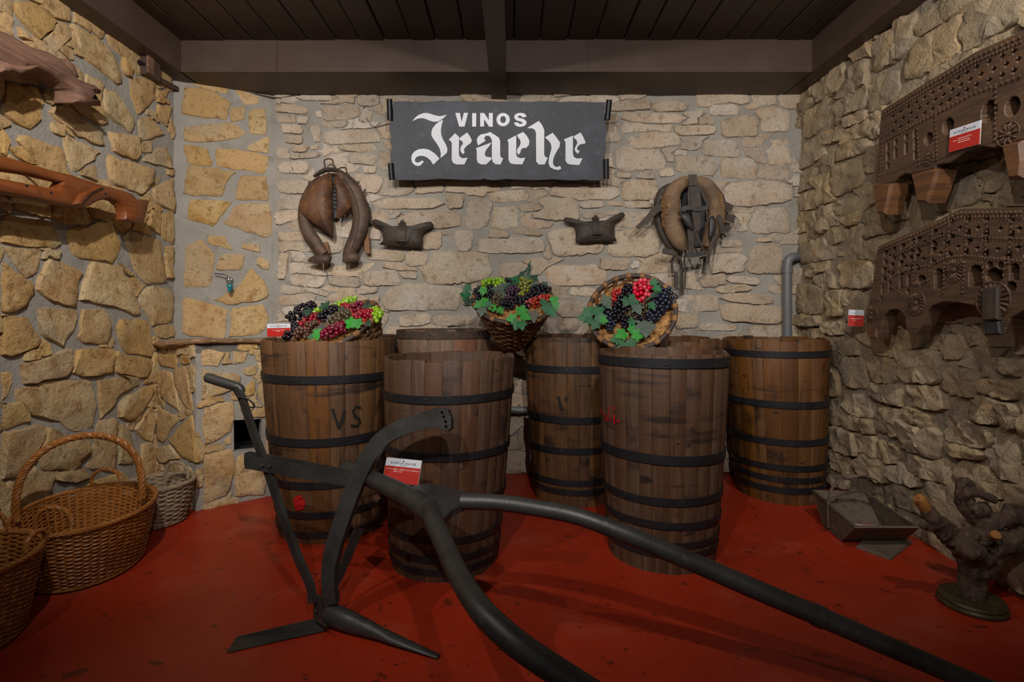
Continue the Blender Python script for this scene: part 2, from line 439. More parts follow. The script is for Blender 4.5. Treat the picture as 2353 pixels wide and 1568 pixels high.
K1 = 660 / 1568
left_up = [(60,0,170,10,290,110,270,150,215,220,150,170,70,60),(0,60,60,90,65,190,0,150),(90,140,150,190,160,225,100,215),
 (375,125,500,190,600,260,640,350,665,450,640,460,560,400,470,340,420,270,400,200),(320,240,390,270,400,330,370,330,310,280),
 (660,305,715,370,700,420,670,410,655,350),(700,430,840,415,845,540,750,625,715,530),(560,480,620,490,735,660,715,725,600,650,555,590),
 (0,450,190,470,235,560,215,640,160,710,60,670,0,620),(250,610,340,560,440,650,560,720,560,790,530,795,420,745,330,690),
 (850,575,920,570,915,650,900,690,855,640),(760,635,810,635,895,730,770,780,750,720),(915,630,945,690,940,760,915,720),
 (585,715,750,740,755,840,735,880,610,830),(330,720,540,820,490,890,380,945,350,850),(770,870,900,790,940,920,800,890),
 (570,840,835,920,820,990,760,1065,600,1000),(425,940,490,895,515,990,430,960),(40,810,100,790,190,900,130,890),
 (820,970,870,965,860,1020,815,1025),(830,1030,940,970,945,1160,880,1130,830,1090),(0,1170,270,1200,330,1330,300,1360,0,1330),
 (360,1240,600,1210,665,1350,610,1440,390,1400,350,1310),(690,1260,870,1310,905,1540,800,1560,730,1480,670,1290),
 (870,1170,940,1150,945,1340,870,1300),(810,1140,860,1160,860,1280,800,1250),(10,1350,215,1360,200,1490,140,1525,60,1430),
 (890,1350,940,1340,935,1520,905,1530),(640,1430,690,1470,715,1510,680,1500),(865,500,910,490,905,540,870,530),(0,700,40,760,30,850,0,840)]
left_lo = [(750,100,800,40,945,60,940,235,830,265,780,170),(0,210,110,205,210,330,200,375,40,430,0,420),(195,160,330,165,410,170,400,260,385,300,335,370,215,310),
 (440,170,560,165,605,250,580,360,450,355,415,330),(640,225,800,220,825,400,810,435,690,410,630,320),(90,480,380,380,390,430,360,545,210,555,130,590),
 (410,390,610,375,610,520,500,535,375,530),(620,400,820,440,800,540,700,535,615,510),(830,265,940,250,945,320,860,330),
 (70,610,250,560,495,555,525,690,500,820,400,850,330,790,170,750,70,650),(0,510,60,510,50,610,0,680),(530,560,640,540,720,580,640,650,540,780,530,650),
 (690,640,820,580,830,620,720,780,650,770,650,680),(720,830,820,690,845,760,820,900,760,870),(0,690,100,660,170,770,20,830,0,800),
 (0,840,230,790,195,970,120,1090,0,1100),(240,800,350,860,480,890,480,960,390,1050,210,1055,200,970),(520,780,640,760,630,900,620,1060,540,1050,460,1040,500,900),
 (650,790,700,850,720,900,720,1015,645,1020),(280,1060,420,1040,490,1080,400,1120,290,1110)]
left_px = [[(206,598),(269,610),(311,686),(324,728),(236,703),(175,690)],[(0,602),(34,631),(63,645),(76,669),(59,703),(17,722),(0,720)],
 [(105,593),(185,619),(178,655),(170,707),(114,695),(80,669),(80,655)]]
G, PL, RG = M['stone_gold'], M['stone_pale'], M['stone_rough']
wl = Wall('wall_left', V((XL, YN, 0)), CA, 0, 2.72, M['mortar'], .009, step=.035, label='golden rubble stone wall with grey mortar on the left')
for p in sc_(0, 0, K1, left_up) + sc_(0, 640, K1, left_lo) + left_px: wl.poly(p, (.010, .028), .010, G, grow=.975)
wl.fill(1500, (.06, .42), (.05, .32), (.008, .022), .008, G, gap=.016, minr=.024)

corner = [(1010,440,1200,420,1250,480,1240,515,1120,490),(1270,480,1420,530,1410,560,1340,580),(1000,470,1150,490,1265,560,1240,660,990,620),
 (1260,590,1340,580,1340,650,1260,670),(1360,600,1450,590,1455,740,1360,735),(1000,690,1280,670,1345,720,1320,750,1100,780,1000,770),
 (1345,800,1470,740,1470,845,1350,820),(1000,790,1130,810,1165,910,1020,900),(1170,820,1220,805,1475,850,1450,950,1180,915),
 (1020,900,1150,915,1290,940,1230,1000,1220,1075,1060,1070,1000,1060),(1310,960,1455,960,1470,1095,1280,1090),(1030,1090,1265,1100,1170,1240,1020,1200),
 (1300,1110,1475,1110,1490,1280,1440,1300,1220,1220),(1130,1290,1220,1290,1280,1370,1130,1330),(1320,1330,1420,1330,1420,1380,1320,1360),
 (1005,1350,1100,1300,1180,1390,1150,1568,1000,1568),(1200,1390,1340,1385,1320,1470,1180,1480),(1400,1400,1470,1430,1470,1480,1400,1450)]
corner_lo = [(990,95,1245,170,1225,330,1000,310),(1265,165,1430,140,1475,215,1430,300,1250,325)]
wc = Wall('wall_corner', CA, CB, 0, 2.72, M['mortar'], .004, label='canted corner of pale golden stones with grey mortar')
for p in sc_(0, 0, K1, corner) + sc_(0, 640, K1, corner_lo) + [[(577,615),(606,645),(618,675),(614,686),(526,703),(490,690),(545,662)]]:
    wc.poly(p, (.006, .014), .004, G, grow=.99)

facet_a = [(855,400,970,410,965,490,880,480),(990,415,1045,430,1040,470,985,455),(955,490,1025,485,1060,720,1010,700,950,560),(885,500,940,510,995,740,880,650),
 (855,680,900,720,985,760,900,890,855,880),(920,880,1050,740,1080,1010,1000,980),(850,930,930,910,990,980,870,1010)]
facet_b = [(1095,390,1235,395,1190,480,1100,480),(1265,400,1345,400,1335,460,1270,470),(1380,390,1455,385,1460,460,1400,455),(1100,500,1320,530,1290,600,1100,670),
 (1325,490,1400,480,1405,520,1340,530),(1320,610,1390,550,1390,630,1330,640),(1105,710,1270,670,1280,720,1270,830,1120,920,1105,830),(1360,720,1480,690,1480,750,1310,760),
 (1115,960,1270,930,1280,1040,1240,1180,1110,1230),(1290,970,1430,940,1460,1080,1440,1180,1280,1190),(1220,890,1265,850,1265,905,1230,910)]
wa = Wall('wall_base_left', BA, BC, 0, Z_BASE, M['mortar'], .004, label='short golden stone face of the masonry base in the corner')
for p in sc_(0, 640, K1, facet_a): wa.poly(p, (.006, .016), .006, G)
wa.fill(150, (.07, .24), (.06, .2), (.006, .014), .006, G)
tmp = Wall.__new__(Wall); tmp.A = BC.copy(); tmp.u = (BE - BC).normalized(); tmp.v = V((0, 0, 1)); tmp.n = tmp.u.cross(tmp.v)
hq = [tmp.uv(*p) for p in ((537, 966), (601, 963), (600, 1033), (538, 1039))]
wb = Wall('wall_base_front', BC, BE, 0, Z_BASE, M['mortar'], .004, hole=hq, label='golden stone front of the masonry base with square black opening')
h0, h1 = min(p[0] for p in hq), max(p[0] for p in hq); g0, g1 = min(p[1] for p in hq), max(p[1] for p in hq)
wb.mark_rect(h0 - .01, g0 - .01, h1 + .01, g1 + .01)
for p in sc_(0, 640, K1, facet_b): wb.poly(p, (.006, .016), .006, G)
wb.fill(300, (.07, .3), (.06, .22), (.006, .014), .006, G)
mb = MB()                                            # recess behind the opening, its shade put in as dark colour
ring = [(h0 - .02, g0 - .02), (h1 + .02, g0 - .02), (h1 + .02, g1 + .02), (h0 - .02, g1 + .02)]
vs = [wb.pt(a, b, -.061) for a, b in ring] + [wb.pt(a, b, -.42) for a, b in ring]
mb.add(vs, [(k, (k + 1) % 4, 4 + (k + 1) % 4, 4 + k) for k in range(4)] + [(7, 6, 5, 4)])
M['hole_dark'] = mat('hole_dark', srgb(24, 20, 18), .95)  # dark colour painted in for the shade inside holes
mb.build('recess_lining', M['hole_dark'], wb.o)
top = MB().slab([[(BA.x, BA.y), (BC.x, BC.y), (BE.x, BE.y), (CB.x, CB.y), (CA.x, CA.y)]], (V((0, 0, 0)), V((1, 0, 0)), V((0, 1, 0)), V((0, 0, 1))), Z_BASE - .06, Z_BASE, .004)
struct(top.build('wall_base_top', M['mortar']))['label'] = 'grey mortar top of the masonry base in the corner'

bk = Wall('wall_back', V((-1.78, D, 0)), V((2.1, D, 0)), 0, 2.72, M['mortar'], .013, step=.032, label='pale coursed rubble stone wall at the back')
bk.mark_rect(0, 0, .10, 2.8)
K3 = 660 / 2070
ba = [(110,200,340,255),(120,275,250,320),(270,285,340,330),(160,345,300,400),(185,415,300,470),(370,350,430,460),(220,490,340,535),(120,510,210,580),(220,540,420,580),(360,485,415,515),
 (400,240,440,285),(440,200,705,300),(440,310,620,355),(470,380,840,470),(560,470,830,530),(650,545,830,620),(730,230,800,320),(700,130,850,200),(480,550,690,680),(120,610,340,685),(250,130,560,165),(130,740,380,830),(740,640,830,685),
 (660,700,870,820),(800,870,1330,940),(1340,840,1460,935),(1480,880,1650,1080),(1650,940,1850,1080),(1650,815,1920,890),(1860,910,2010,960),(1000,970,1430,1080),(800,960,910,1080),(915,955,1010,1010),(1640,1095,1780,1150),
 (1820,1090,2020,1130),(1565,1150,2030,1260),(1400,1100,1520,1240),(1165,1115,1300,1230),(1310,1095,1370,1130),(760,1240,1030,1310),(1040,1245,1205,1350),(1160,1260,1650,1470),(1730,1335,1930,1470),(750,1390,1000,1490),(495,1430,710,1500),
 (215,1425,450,1500),(700,1500,840,1550),(130,1270,190,1440),(190,1250,310,1320),(310,1280,400,1330),(130,1180,320,1260),(1000,1395,1120,1440)]
bb = [(640,170,925,235),(935,175,1180,240),(710,260,1170,325),(600,260,685,320),(1085,345,1385,410),(770,395,1120,500),(1300,450,1560,560),(1440,285,1690,420),(1270,280,1370,340),(1350,200,1560,270),(1700,220,1920,380),(1760,450,1920,620),
 (1700,630,1920,730),(1430,580,1690,720),(1105,570,1400,690),(680,490,1000,660),(1090,525,1185,560),(675,685,780,720),(830,680,945,725),(720,740,980,875),(985,650,1090,710),(1440,745,1940,910),(420,890,590,935),(600,890,730,920),(735,890,930,935),
 (100,870,400,1020),(440,965,590,1010),(595,955,710,985),(1650,940,1920,1110),(200,1080,560,1270),(640,1090,980,1280),(0,1150,140,1270),(1430,1170,1580,1215),(1680,1150,1790,1180),(1630,1210,1860,1400),(560,1300,770,1380),(190,1355,610,1490),
 (150,1215,205,1300),(360,1310,430,1330),(350,1510,540,1568),(1480,1430,1700,1480),(1400,1490,1640,1540),(1290,1420,1460,1500),(1350,1270,1620,1400),(780,1320,840,1370)]
bc = [(1560,180,1960,230),(1575,235,1960,300),(1270,250,1570,360),(1590,320,2040,440),(1260,370,1420,480),(1420,450,1700,500),(1640,110,1860,160),(400,290,620,400),(500,195,680,270),(420,400,560,500),(300,420,480,520)]
bd = [(135,180,390,250),(890,105,1430,285),(1000,320,1220,400),(1240,330,1540,400),(1440,90,1540,250)]
scb = lambda ox, oy, L: [(ox + a * K3, oy + b * K3, ox + c * K3, oy + d * K3) for a, b, c, d in L]
bk.boxes(scb(600, 180, ba) + scb(1200, 180, bb) + scb(1150, 600, bc) + scb(600, 620, bd), (.009, .022), .010, PL)
bk.fill(2600, (.07, .46), (.035, .15), (.007, .018), .010, PL, gap=.015, minr=.018)

wr = Wall('wall_right', V((XR, D + .03, 0)), V((XR, YN, 0)), 0, 2.72, M['mortar_rough'], .016, step=.045, label='rough lumpy rubble stone wall on the right')
K6, K5 = 553 / 1112, 553 / 1355
ra = [(405,365,535,480),(555,335,750,480),(700,265,850,370),(755,420,920,540),(605,490,760,600),(435,480,560,570),(890,545,1025,665),(1010,370,1112,440),(945,470,1112,555),(1030,580,1112,690),(580,610,690,680),(560,680,750,810),(455,600,555,720),
 (775,650,980,770),(780,750,940,830),(970,740,1112,920),(590,810,790,920),(450,760,550,850),(810,870,1060,1000),(280,370,390,500),(300,540,430,630),(340,630,440,710),(230,700,360,800),(250,800,330,900),(340,830,500,920),(500,860,660,950),(530,950,700,1080),
 (60,30,200,160),(210,60,290,170),(80,150,180,220),(200,200,290,260)]
rb = [(90,790,240,920),(240,720,350,800),(350,640,480,700),(300,800,500,880),(210,880,300,960),(280,920,450,1080),(80,1080,200,1180),(440,960,490,1040),(300,1120,420,1200),(260,1280,370,1370),(100,1350,310,1470),(620,1060,720,1140),(620,1140,720,1240),
 (860,1000,1110,1170),(980,910,1250,1000),(1100,930,1250,1080)]
wr.boxes([tuple((1800 if i % 2 == 0 else 640) + q * K6 for i, q in enumerate(t)) for t in ra], (.022, .055), .022, RG, gap=.008)
wr.boxes([tuple((1800 if i % 2 == 0 else 0) + q * K5 for i, q in enumerate(t)) for t in rb], (.012, .03), .018, RG, gap=.008)
wr.fill(2200, (.06, .38), (.04, .22), (.012, .038), .022, RG, gap=.006, minr=.02)
# ---------------------------------------------------------------- grape tubs
TUBS = {}
def tub(key, label, xt, ht, yr, xb, hb, yfb, nst, hoops, wood, d_c=None, rb=None, jag=.006, th=.022, band=.026, dark_rim=True, dx=0., hoop_mat='iron_hoop'):
    """xt, ht, yr: rim centre column, half width, row of the rim's ends; xb, hb, yfb: base centre, half width, lowest front row (px)"""
    if d_c is None:
        df = CH * F / (yfb - HY); rb = hb * df / (F - hb); d_c = df + rb
    rt = ht * d_c / F; zt = CH - (yr - HY) * d_c / F
    Xt, Xb = (xt - CX) * d_c / F + dx, (xb - CX) * d_c / F + dx
    root = thing('wooden_tub', label, 'tub', (Xb, d_c, 0), 'tapered wooden grape tubs')
    TUBS[key] = dict(root=root, x=Xb, xt=Xt, y=d_c, rb=rb, rt=rt, h=zt)
    R = lambda z: rb + (rt - rb) * z / zt + .008 * math.sin(PI * min(1, max(0, z / zt)))
    Q = lambda a, r, z: V((Xb + (Xt - Xb) * z / zt + r * math.cos(a), d_c + r * math.sin(a), z))
    cuts = []; a = random.uniform(0, .2)
    ws = [random.uniform(.75, 1.25) for _ in range(nst)]; tot = sum(ws)
    for wv in ws:
        cuts.append(a); a += 2 * PI * wv / tot
    cuts.append(cuts[0] + 2 * PI)
    for i in range(nst):
        a0, a1 = cuts[i] + .0016, cuts[i + 1] - .0016
        top = zt + random.uniform(-jag, jag); jr = random.uniform(-.001, .001)
        zs = (0, zt * .35, zt * .7, top - .006, top)
        mb = MB()
        for zi, z in enumerate(zs):
            e = .004 if zi == len(zs) - 1 else 0
            for t in (0, .05, .5, .95, 1):
                mb.v.append(tuple(Q(a0 + (a1 - a0) * t, R(z) + jr - e - (.002 if t in (0, 1) else 0), z)))
            for t in (1, .5, 0):
                mb.v.append(tuple(Q(a0 + (a1 - a0) * t, R(z) - th + e, z)))
        for k in range(len(zs) - 1):
            for j in range(8):
                mb.f.append((k * 8 + j, k * 8 + (j + 1) % 8, k * 8 + 8 + (j + 1) % 8, k * 8 + 8 + j))
        mb.f.append((7, 6, 5, 4, 3, 2, 1, 0)); mb.f.append(tuple(len(mb.v) - 8 + j for j in range(8)))
        mb.build('stave', M[wood], root, 50, False)
    # floor of the tub
    mb = MB(); n = 40
    for z in (.045, .07):
        mb.v += [tuple(Q(2 * PI * k / n, R(z) - th + .002, z)) for k in range(n)]
    mb.f += [(k, (k + 1) % n, n + (k + 1) % n, n + k) for k in range(n)] + [tuple(range(n - 1, -1, -1)), tuple(range(n, 2 * n))]
    mb.build('bottom_board', M[wood], root)
    for y, wpx in hoops:
        z = .5
        for _ in range(8): z = CH - (y - HY) * (d_c - R(z) - .004) / F
        bw = wpx * (d_c - R(z)) / F
        mb = MB(); n = 72; s0 = random.uniform(0, 2 * PI); tl = random.uniform(-.006, .006)
        for q, (dz, dr) in enumerate(((-bw / 2, 0), (-bw / 2, .0045), (bw / 2, .0045), (bw / 2, 0))):
            for k in range(n):
                an = 2 * PI * k / n; zz = z + dz + tl * math.cos(an + s0)
                mb.v.append(tuple(Q(an, R(zz) + dr + .0012, zz)))
        mb.f += [(q * n + k, q * n + (k + 1) % n, ((q + 1) % 4) * n + (k + 1) % n, ((q + 1) % 4) * n + k) for q in range(4) for k in range(n)]
        hp = mb.build('hoop', M[hoop_mat], root, 40, False)
        for an in (-PI / 2 - .25 + .5 * random.random(), -PI / 2 + .9):
            c = Q(an, R(z) + .005, z); d = V((math.cos(an), math.sin(an), 0))
            MB().lathe([(.006, 0), (.005, .003), (.001, .004)], Matrix.Translation(c) @ d.to_track_quat('Z', 'Y').to_matrix().to_4x4(), 8).build('rivet', M['iron_hoop'], hp, True)
    TUBS[key]['R'] = R; TUBS[key]['Q'] = Q
    return TUBS[key]
def stroke_on_tub(key, pts, wpx, material, name, label):
    """a painted brush stroke lying on the tub's outer face; pts in photo pixels"""
    t = TUBS[key]; path = []
    for px, py in pts:
        an, z = -PI / 2, .5
        for _ in range(25):                      # where the sight line meets the conical face
            p = t['Q'](an, t['R'](z) + .0035, z)
            z = CH - (py - HY) * p.y / F
            sx = (px - CX) * p.y / F
            cxz = t['x'] + (t['xt'] - t['x']) * z / t['h']
            an = -math.acos(max(-1, min(1, (sx - cxz) / (t['R'](z) + .0035))))
        path.append((t['Q'](an, t['R'](z) + .0035, z), V((math.cos(an), math.sin(an), .0))))
    mb = MB(); wd = wpx * t['y'] / F
    for i, (p, n) in enumerate(path):
        tt = (path[min(i + 1, len(path) - 1)][0] - path[max(i - 1, 0)][0]).normalized()
        sd = tt.cross(n).normalized() * wd / 2 * random.uniform(.75, 1.15)
        mb.v += [tuple(p + sd), tuple(p - sd), tuple(p - sd + n * .0008), tuple(p + sd + n * .0008)]
    m = len(path)
    mb.f += [(0, 1, 2, 3), tuple((m - 1) * 4 + k for k in (3, 2, 1, 0))]
    mb.f += [(i * 4 + k, i * 4 + 4 + k, i * 4 + 4 + (k + 1) % 4, i * 4 + (k + 1) % 4) for i in range(m - 1) for k in range(4)]
    o = mb.build(name, material, t['root']); o['label'] = label
M['paint_black'] = mat('paint_black', srgb(26, 22, 20), .6)
M['paint_red'] = mat('paint_red', srgb(172, 22, 18), .55)

M['old_hoop'] = mat('old_hoop', srgb(74, 60, 52), .75, .2, layers=[(S3(30), srgb(96, 76, 62), .45, .7)], bump=[(S3(60), .4, .003)])
tub('B1', 'tall brown tub holding a fruit basket, with black painted letters, nearest the tap', 756, 144, 778, 765, 115, 1252, 25, [(876, 19), (1018, 19), (1119, 17), (1189, 15), (1230, 13)], 'tub_brown')
tub('B3', 'weathered grey tub with broken rim behind the plough, against the back wall', 1021, 106, 762, 1021, 88, 0, 23, [(771, 18), (905, 16), (1010, 15)], 'tub_grey', d_c=3.28, rb=.245, jag=.012, hoop_mat='old_hoop')
tub('B2', 'empty dark brown tub in front, directly behind the plough', 1034, 149, 818, 1022, 120, 1340, 26, [(920, 19), (1052, 18), (1165, 16), (1248, 16), (1288, 15), (1318, 14)], 'tub_dark')
tub('B5', 'narrow brown tub under the middle, left of the tilted grape basket', 1317, 112, 772, 1317, 90, 1167, 23, [(853, 16), (968, 16), (1040, 15), (1112, 14), (1134, 13)], 'tub_brown', jag=.005)
tub('B4', 'greyish brown tub in front with a red scrawl, below the tilted grape basket', 1521, 143.5, 806, 1518, 118, 1322, 26, [(839, 22), (1062, 22), (1156, 18), (1214, 17), (1257, 14), (1281, 13)], 'tub_dark', jag=.005)
tub('B6', 'brown tub mostly hidden behind the front tub with the red scrawl', 1543, 112, 778, 1543, 90, 0, 23, [(860, 16), (968, 16), (1040, 15)], 'tub_brown', d_c=3.275, rb=.248, jag=.014)
tub('B7', 'amber brown tub standing alone in the right corner with hanging card', 1786, 110, 778, 1797, 90, 1163, 22, [(816, 15), (933, 16), (1020, 15), (1080, 14), (1105, 13), (1130, 14)], 'tub_amber', jag=.007, dx=-.02)
tub('B8', 'dark slim tub glimpsed between the lettered tub and the weathered grey tub', 860, 52, 770, 860, 45, 0, 14, [(850, 14)], 'tub_dark', d_c=3.40, rb=.12, dx=.0)
for pts in ([(764, 940), (771, 962), (779, 985)], [(792, 942), (786, 965), (779, 985)]): stroke_on_tub('B1', pts, 6, M['paint_black'], 'painted_letter', 'black painted V')
stroke_on_tub('B1', [(829, 937), (818, 935), (811, 945), (815, 956), (824, 962), (827, 970), (822, 979), (806, 979)], 6, M['paint_black'], 'painted_letter', 'black painted S')
stroke_on_tub('B1', [(676, 1150), (684, 1144), (694, 1142)], 8, M['paint_red'], 'paint_blotch', 'red paint blotch')
stroke_on_tub('B1', [(675, 1158), (690, 1156), (701, 1154)], 16, M['paint_red'], 'paint_blotch', 'red paint blotch')
stroke_on_tub('B1', [(678, 1168), (690, 1167), (698, 1164)], 10, M['paint_red'], 'paint_blotch', 'red paint blotch')
for pts, wp in (([(1387, 950), (1390, 961), (1397, 968)], 3), ([(1393, 948), (1395, 960), (1399, 968)], 3), ([(1399, 934), (1400, 950), (1404, 968)], 3), ([(1408, 932), (1412, 945)], 2.5), ([(1411, 953), (1412, 964), (1411, 974)], 5), ([(1418, 967), (1423, 970)], 5)):
    stroke_on_tub('B4', pts, wp, M['paint_red'], 'painted_scrawl', 'red painted scrawl')
stroke_on_tub('B5', [(1282, 912), (1286, 926), (1290, 942)], 7, M['paint_black'], 'painted_mark', 'black painted mark')
stroke_on_tub('B5', [(1301, 912), (1300, 925)], 4, M['paint_black'], 'painted_mark', 'black painted mark')

# ---------------------------------------------------------------- iron plough
ZS = .50
def hz(px, py, z=ZS):
    return P(px, py, (CH - z) * F / (py - HY))
foot = floor_pt(735, 1440)
pl = thing('horse_plough', 'black iron horse plough with long forked shafts in front of the tubs', 'plough', foot)
I = M['iron']
# forked shafts, level at hip height
right = catmull([hz(x, y, z) for x, y, z in ((1060, 1152, .52), (1150, 1156, .52), (1250, 1171, .515), (1330, 1188, .505), (1420, 1221, .475), (1560, 1279, .412), (1720, 1348, .344), (1880, 1416, .28), (2060, 1494, .211), (2250, 1575, .1425), (2420, 1645, .084))], 5)
rr = interp([.027, .026, .026, .026, .0265, .0275, .028, .028, .0265, .0255, .025], 5)
MB().tube(right, rr, 14).build('shaft', I, pl, True)
left = catmull([hz(x, y, z) for x, y, z in ((985, 1165, .51), (1000, 1205, .51), (1025, 1260, .51), (1055, 1325, .505), (1100, 1395, .5), (1150, 1448, .485), (1215, 1500, .455), (1330, 1575, .39), (1500, 1680, .28))], 5)
MB().tube(left, interp([.03, .029, .0275, .027, .027, .027, .027, .027, .027], 5), 14).build('shaft', I, pl, True)
cc = hz(1880, 1416, .28); cd = (hz(2060, 1494, .211) - cc).normalized()
MB().tube([cc - cd * .012, cc + cd * .012], .031, 14).build('shaft_collar', I, pl, True)
# gusset plate between the shafts
def flat_poly(pxs, z0, z1, bev=.004):
    q = [hz(*p) for p in pxs]
    return MB().slab([[(p.x, p.y) for p in q]], (V((0, 0, 0)), V((1, 0, 0)), V((0, 1, 0)), V((0, 0, 1))), z0, z1, bev)
flat_poly([(940, 1130), (985, 1120), (1075, 1141), (1082, 1160), (1040, 1180), (1010, 1212), (985, 1215), (960, 1175)], ZS - .010, ZS + .018, .006).build('gusset_plate', I, pl)
neck = [hz(x, y) for x, y in ((797, 1078), (860, 1104), (920, 1133), (960, 1157), (992, 1190))]
MB().tube(catmull(neck, 4), interp([.032, .033, .036, .036, .03], 4), 16).build('neck_socket', I, pl, True)
MB().tube([hz(797, 1078) + V((.0, 0, 0)), hz(797, 1078) + V((-.004, .004, 0))], .0335, 16).build('socket_lip', I, pl, True)
n2 = hz(822, 1064)
MB().tube([n2 + V((-.01, .06, 0)), n2 + V((.10, -.02, 0))], .022, 12).build('cross_pin', I, pl, True)
for px, py in ((797, 1090), (880, 1138)):
    c = hz(px, py); mb = MB()
    mb.lathe([(.012, 0), (.012, .012), (.004, .014)], Matrix.Translation(c + V((-.01, -.03, 0))) @ V((-.3, -1, .1)).to_track_quat('Z', 'Y').to_matrix().to_4x4(), 6)
    mb.build('bolt', M['rust'], pl)
# curved beam (flat bar on edge), in a plane facing the camera
def bar(pts, widths, th, name, mt=I, k=5, nrm=None):
    path = catmull(pts, k); wd = interp(widths, k)
    mb = MB(); nrm = nrm or V((-.25, -.95, .15))
    mb.ribbon(path, wd, th, nrm); return mb.build(name, mt, pl, 30)
W = lambda px, d: px * d / F
bd_ = 1.93
bar([P(768, 1385, 1.90), P(762, 1330, 1.92), P(770, 1265, 1.95), P(800, 1170, 1.98), P(832, 1090, 2.0), P(858, 1040, 2.0), P(890, 1003, 2.0), P(935, 980, 1.99), P(985, 965, 1.97), P(1012, 958, 1.96)],
    [W(30, 1.9), W(33, 1.9), W(37, 1.95), W(38, 2), W(38, 2), W(37, 2), W(36, 2), W(36, 2), W(38, 2), W(42, 2)], .026, 'beam')
# toothed regulator end with holes
px_end = [(1000, 940), (1018, 937), (1032, 941), (1040, 962), (1040, 985), (1032, 992), (1015, 987), (1000, 977)]
Oe, Ne = P(1012, 958, 1.95), V((-.25, -.95, .15)).normalized(); Ue = V((1, 0, 0)) - Ne * Ne.x; Ue.normalize(); We = Ne.cross(Ue) * -1
if We.z < 0: We = -We
def loc2(px, py):
    q = on_plane(px, py, Oe, Ne) - Oe; return (q.dot(Ue), q.dot(We))
holes = []
for hx, hy in ((1019, 949), (1023, 959), (1027, 970), (1028, 981)):
    c = loc2(hx, hy); holes.append([(c[0] + .0052 * math.cos(k * PI / 4), c[1] + .0052 * math.sin(k * PI / 4)) for k in range(8)])
MB().slab([[loc2(*p) for p in px_end]] + holes, (Oe, Ue, We, Ne), -.012, .016, .002).build('regulator_plate', I, pl)
# strut behind the beam
bar([P(826, 1212, 2.10), P(800, 1270, 2.06), P(776, 1330, 2.0), P(752, 1372, 1.96)], [W(24, 2.1), W(22, 2.06), W(18, 2.0), W(16, 1.96)], .008, 'strut', nrm=V((.7, -.7, .1)))
# handle stilt
bar([P(548, 892, 2.14), P(560, 912, 2.13), P(568, 935, 2.12), P(590, 1000, 2.10), P(620, 1080, 2.07), P(660, 1200, 2.02), P(690, 1280, 1.98), P(718, 1345, 1.95), P(722, 1385, 1.93)],
    [W(18, 2.1), W(17, 2.1), W(18, 2.1), W(19, 2.1), W(20, 2.05), W(21, 2), W(21, 2), W(19, 1.95), W(20, 1.9)], .018, 'handle_stilt', nrm=V((-.55, -.8, .1)))
g0, g1 = P(480, 869, 2.17), P(548, 891, 2.14)
MB().tube(catmull([g0 - (g1 - g0) * .12, g0 - (g1 - g0) * .06, g0, g0.lerp(g1, .5), g1, P(556, 902, 2.135)], 3), interp([.010, .019, .0205, .020, .019, .013], 3), 14).build('handle_grip', M['iron'], pl, True)
rc = P(564, 925, 2.115)
MB().tube([rc + V((.032 * math.cos(t) + .004, -.02 * math.sin(t) * .6, .02 * math.sin(t) - .012 * math.cos(t))) for t in [2 * PI * k / 20 for k in range(20)]], .0035, 6, closed=True).build('iron_ring', I, pl, True)
# doubled crossbar
ca_, cb_ = P(566, 1061, 2.06), P(806, 1103, 2.0)
wd = W(30, 2.04)
MB().ribbon(catmull([ca_, ca_.lerp(cb_, .3), cb_], 3), wd, .007, V((-.1, -1, .05))).build('crossbar', I, pl)
MB().ribbon(catmull([ca_ + V((0, .03, .008)), ca_.lerp(cb_, .5) + V((0, .035, .006)), cb_ + V((.0, .03, 0))], 3), wd * .95, .006, V((-.1, -1, .05))).build('crossbar', I, pl)
MB().tube(catmull([ca_ + V((.004, -.004, 0)), ca_ + V((-.012, .012, .004)), ca_ + V((.004, .036, .008))], 4), wd / 2, 8, sc=(1, .12), up=(0, 0, 1)).build('crossbar_bend', I, pl, True)
for t in (.17, .235):
    c = ca_.lerp(cb_, t) + V((0, -.009, 0))
    MB().lathe([(.008, 0), (.0065, .005), (.002, .007)], Matrix.Translation(c) @ V((-.1, -1, .05)).to_track_quat('Z', 'Y').to_matrix().to_4x4(), 10).build('bolt', I, pl, True)
# foot bracket, share and wing
c = P(738, 1398, 1.93)
R45 = Matrix.Rotation(math.radians(-22), 3, 'Z')
MB().box(c, (.062, .012, .085), R45).build('foot_bracket', I, pl)
MB().box(c + V((.03, .03, .03)), (.06, .012, .03), R45).build('foot_bracket', I, pl)
MB().lathe([(.008, 0), (.007, .004), (.002, .006)], Matrix.Translation(c + R45 @ V((-.018, -.008, -.01))) @ V((-.37, -.93, 0)).to_track_quat('Z', 'Y').to_matrix().to_4x4(), 10).build('bolt', M['rust'], pl, True)
sa, sb = P(752, 1412, 1.90), floor_pt(1008, 1514) + V((0, 0, .006))
ax = (sb - sa).normalized(); sd = V((ax.y, -ax.x, 0)).normalized(); up = sd.cross(ax) * 1
if up.z < 0: up = -up
mb = MB(); rings = [(0, .030, .036, .058), (.03, .036, .046, .062), (.22, .034, .04, .05), (.42, .026, .03, .034), (.52, .022, .022, .026), (.6, .024, .016, .018), (1.0, .012, .004, .003)]
n = 16; Ls = (sb - sa).length
for t, hw, hu, hd in rings:
    p = sa + ax * (Ls * t)
    for k in range(n):
        an = 2 * PI * k / n; y, z = math.cos(an), math.sin(an)
        z_ = z * (hu if z > 0 else hd * .6)
        q = p + sd * (y * hw) + up * z_
        q.z = max(q.z, .002); mb.v.append(tuple(q))
mb.f += [(i * n + k, i * n + (k + 1) % n, (i + 1) * n + (k + 1) % n, (i + 1) * n + k) for i in range(len(rings) - 1) for k in range(n)]
mb.f += [tuple(range(n - 1, -1, -1)), tuple((len(rings) - 1) * n + k for k in range(n))]
mb.build('ploughshare', I, pl, 35)
